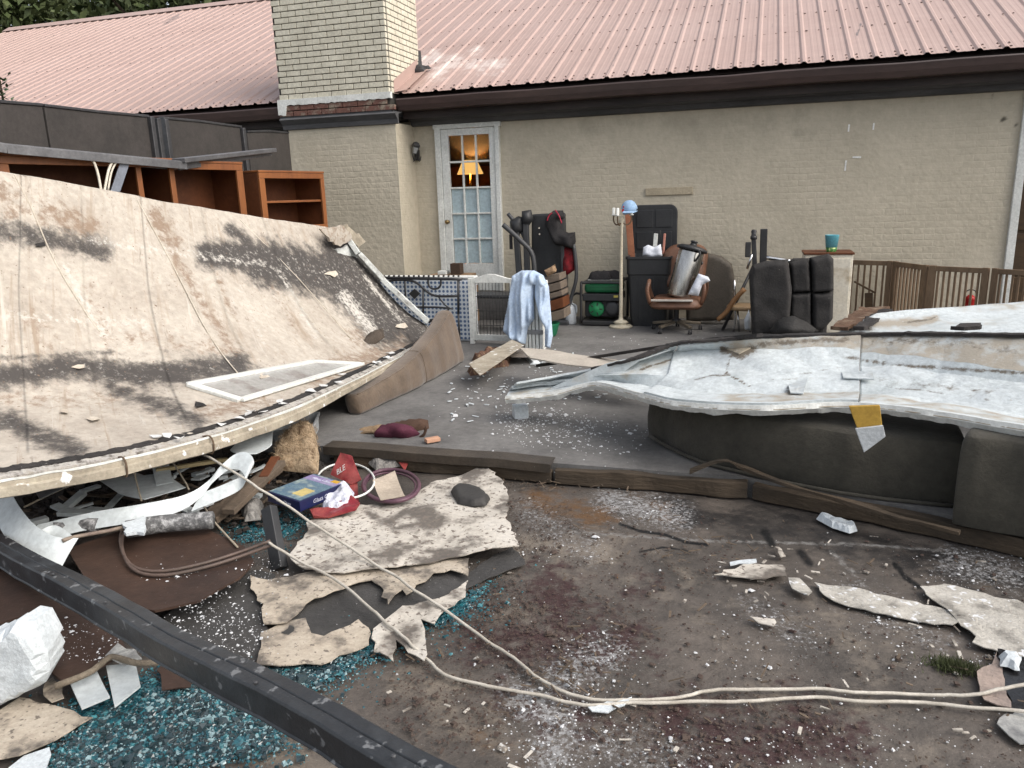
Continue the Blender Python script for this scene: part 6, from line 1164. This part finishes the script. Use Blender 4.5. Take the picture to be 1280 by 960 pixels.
scatter(30000, [([(62,965),(110,905),(150,885),(230,858),(300,862),(345,905),(350,935),(290,945),(230,950),(150,985)],.56),([(90,890),(145,870),(180,850),(240,850),(200,890),(130,905)],.14),([(318,842),(402,834),(462,806),(470,785),(480,795),(470,815),(430,835),(372,862),(340,855)],.13),([(535,770),(555,762),(585,745),(612,728),(600,745),(570,770),(540,785)],.05),([(345,640),(380,640),(386,652),(365,668),(348,672)],.05),([(466,785),(480,776),(486,786),(470,795)],.02),([(290,660),(345,645),(345,665),(300,680)],.04)], .004, 5, (.0042,.5), 'shattered_glass', mtl, 'teal granules of shattered safety glass spread beside the black beam', .8, 'broken glass', 12.)
scatter(7000, [([(62,965),(110,905),(150,885),(230,858),(300,862),(345,905),(350,935),(290,945),(230,950),(150,985)],.75),([(318,842),(402,834),(462,806),(480,795),(372,862)],.2)], .005, 16, (.006,.5), 'shattered_glass', M('dark_glass_granules', (.012,.03,.038), (.03,.05,.055), rough=.2, bump=0, spec=.8), 'darkest granules of glass and dirt mixed into the teal glass', .9, 'broken glass')
scatter(2600, [([(62,965),(110,905),(150,885),(230,858),(300,862),(345,905),(350,935),(290,945),(230,950),(150,985)],.7),([(318,842),(402,834),(462,806),(480,795),(372,862)],.2)], .006, 6, (.0055,.4), 'shattered_glass', M('pale_glass_granules', (.30,.42,.44), (.16,.26,.28), rough=.12, bump=0, spec=.8), 'paler glass granules mixed into the teal glass beside the beam', .8, 'broken glass')
scatter(2600, [([(0,610),(140,585),(300,560),(420,520),(400,600),(330,650),(250,650),(60,660),(0,640)],1)], .02, 7, (.02,.5), 'dark_rubble', M('black_rubble', (.022,.020,.019), (.05,.042,.036), rough=.9), 'dark rubble filling the gap beneath the fallen slab', .8, 'rubble')
scatter(260, [(GRD,.5),(blob(480,700,120,16),.1),(blob(690,560,60,8),.1)], .0, 8, (.0065,.55), 'grit', M('mixed_grit', (.30,.27,.23), (.62,.62,.6), (.14,.12,.1), scale=40, bump=0), 'larger mixed grit and pale chips on the paving', .5)

def sticks(n, regions, z, seed, L, w, name, mat, label, tilt=.25):
    r = np.random.default_rng(seed); mb = MB()
    for (poly, wt) in regions:
        poly = np.array(poly, float); k = int(n*wt); mn, mx_ = poly.min(0), poly.max(0); c = 0
        while c < k:
            q = mn+r.random(2)*(mx_-mn)
            if not in_poly(q[None], poly)[0]: continue
            c += 1; l = min(L*1.7, L*math.exp(r.normal(0,.6))); a = r.random()*6.28; p = PZ(q[0], q[1], z)+np.array([0,0,.004+r.random()*.01]); d = np.array([math.cos(a), math.sin(a), abs(r.normal(0,tilt))])*l
            mb.bar(p, p+d, w*(.5+r.random()), w*.4*(.5+r.random()))
    o = mb.build(name, mat, fixn=False); o['kind'] = 'stuff'; o['label'] = label; o['category'] = 'debris'; return o
sticks(200, [(GRD,.4),(blob(690,605,120,8),.2),(blob(480,640,120,30),.1),(blob(900,690,90,20),.15),(blob(720,860,80,30),.15)], .0, 11, .035, .006, 'splinters', mplank, 'brown wood splinters strewn over the paving')
sticks(70, [(GRD,.5),(blob(960,720,80,40),.3),(blob(1180,790,70,40),.2)], .0, 12, .022, .008, 'pale_flakes', mpeel, 'pale membrane flakes strewn over the paving', .1)
sticks(90, [([(30,640),(140,600),(320,570),(400,560),(330,650),(250,655),(60,665)],1)], .03, 13, .13, .02, 'splinters', mplank, 'broken wood pieces jumbled in the gap under the slab', .14)
sticks(24, [([(30,630),(140,600),(320,565),(330,640),(250,650),(60,655)],1)], .06, 14, .13, .04, 'vinyl_shards', mvinyl, 'white vinyl shards jumbled in the gap under the slab', .12)
sticks(110, [([(560,470),(660,430),(800,455),(760,500),(640,520),(560,540)],1)], PLAT, 15, .03, .012, 'pale_flakes', mfoamw, 'white foam flakes strewn on the patio between the two fallen sheets', .1)

pq0 = PY(4,128,6.5); fr0 = thing('shrub', 'leafy green sprig sticking up behind the dark partition panels', 'shrub', (pq0[0], pq0[1], 0)); hz = pq0[2]
MB().tube([(0,0,0),(.02,0,hz*.6),(0,0,hz+.28)], .012, 6).build('stem', mbark, fr0, local=True)
mb = MB(); r_ = np.random.default_rng(3)
for k in range(150):
    z = hz-.35+.65*r_.random(); a = r_.random()*6.28; l = .05+.09*(1-(z-hz+.35)/.7); d = np.array([math.cos(a), math.sin(a), .5])*l; o_ = np.array([-math.sin(a), math.cos(a), 0])*.016; p = np.array([r_.normal(0,.04), r_.normal(0,.04), z])
    mb.add([p, p+d*.5+o_, p+d, p+d*.5-o_], [(0,1,2,3)])
mb.build('leaves', M('fresh_leaves', (.05,.10,.03), (.03,.06,.02), rough=.5, bump=0), fr0, local=True, fixn=False)
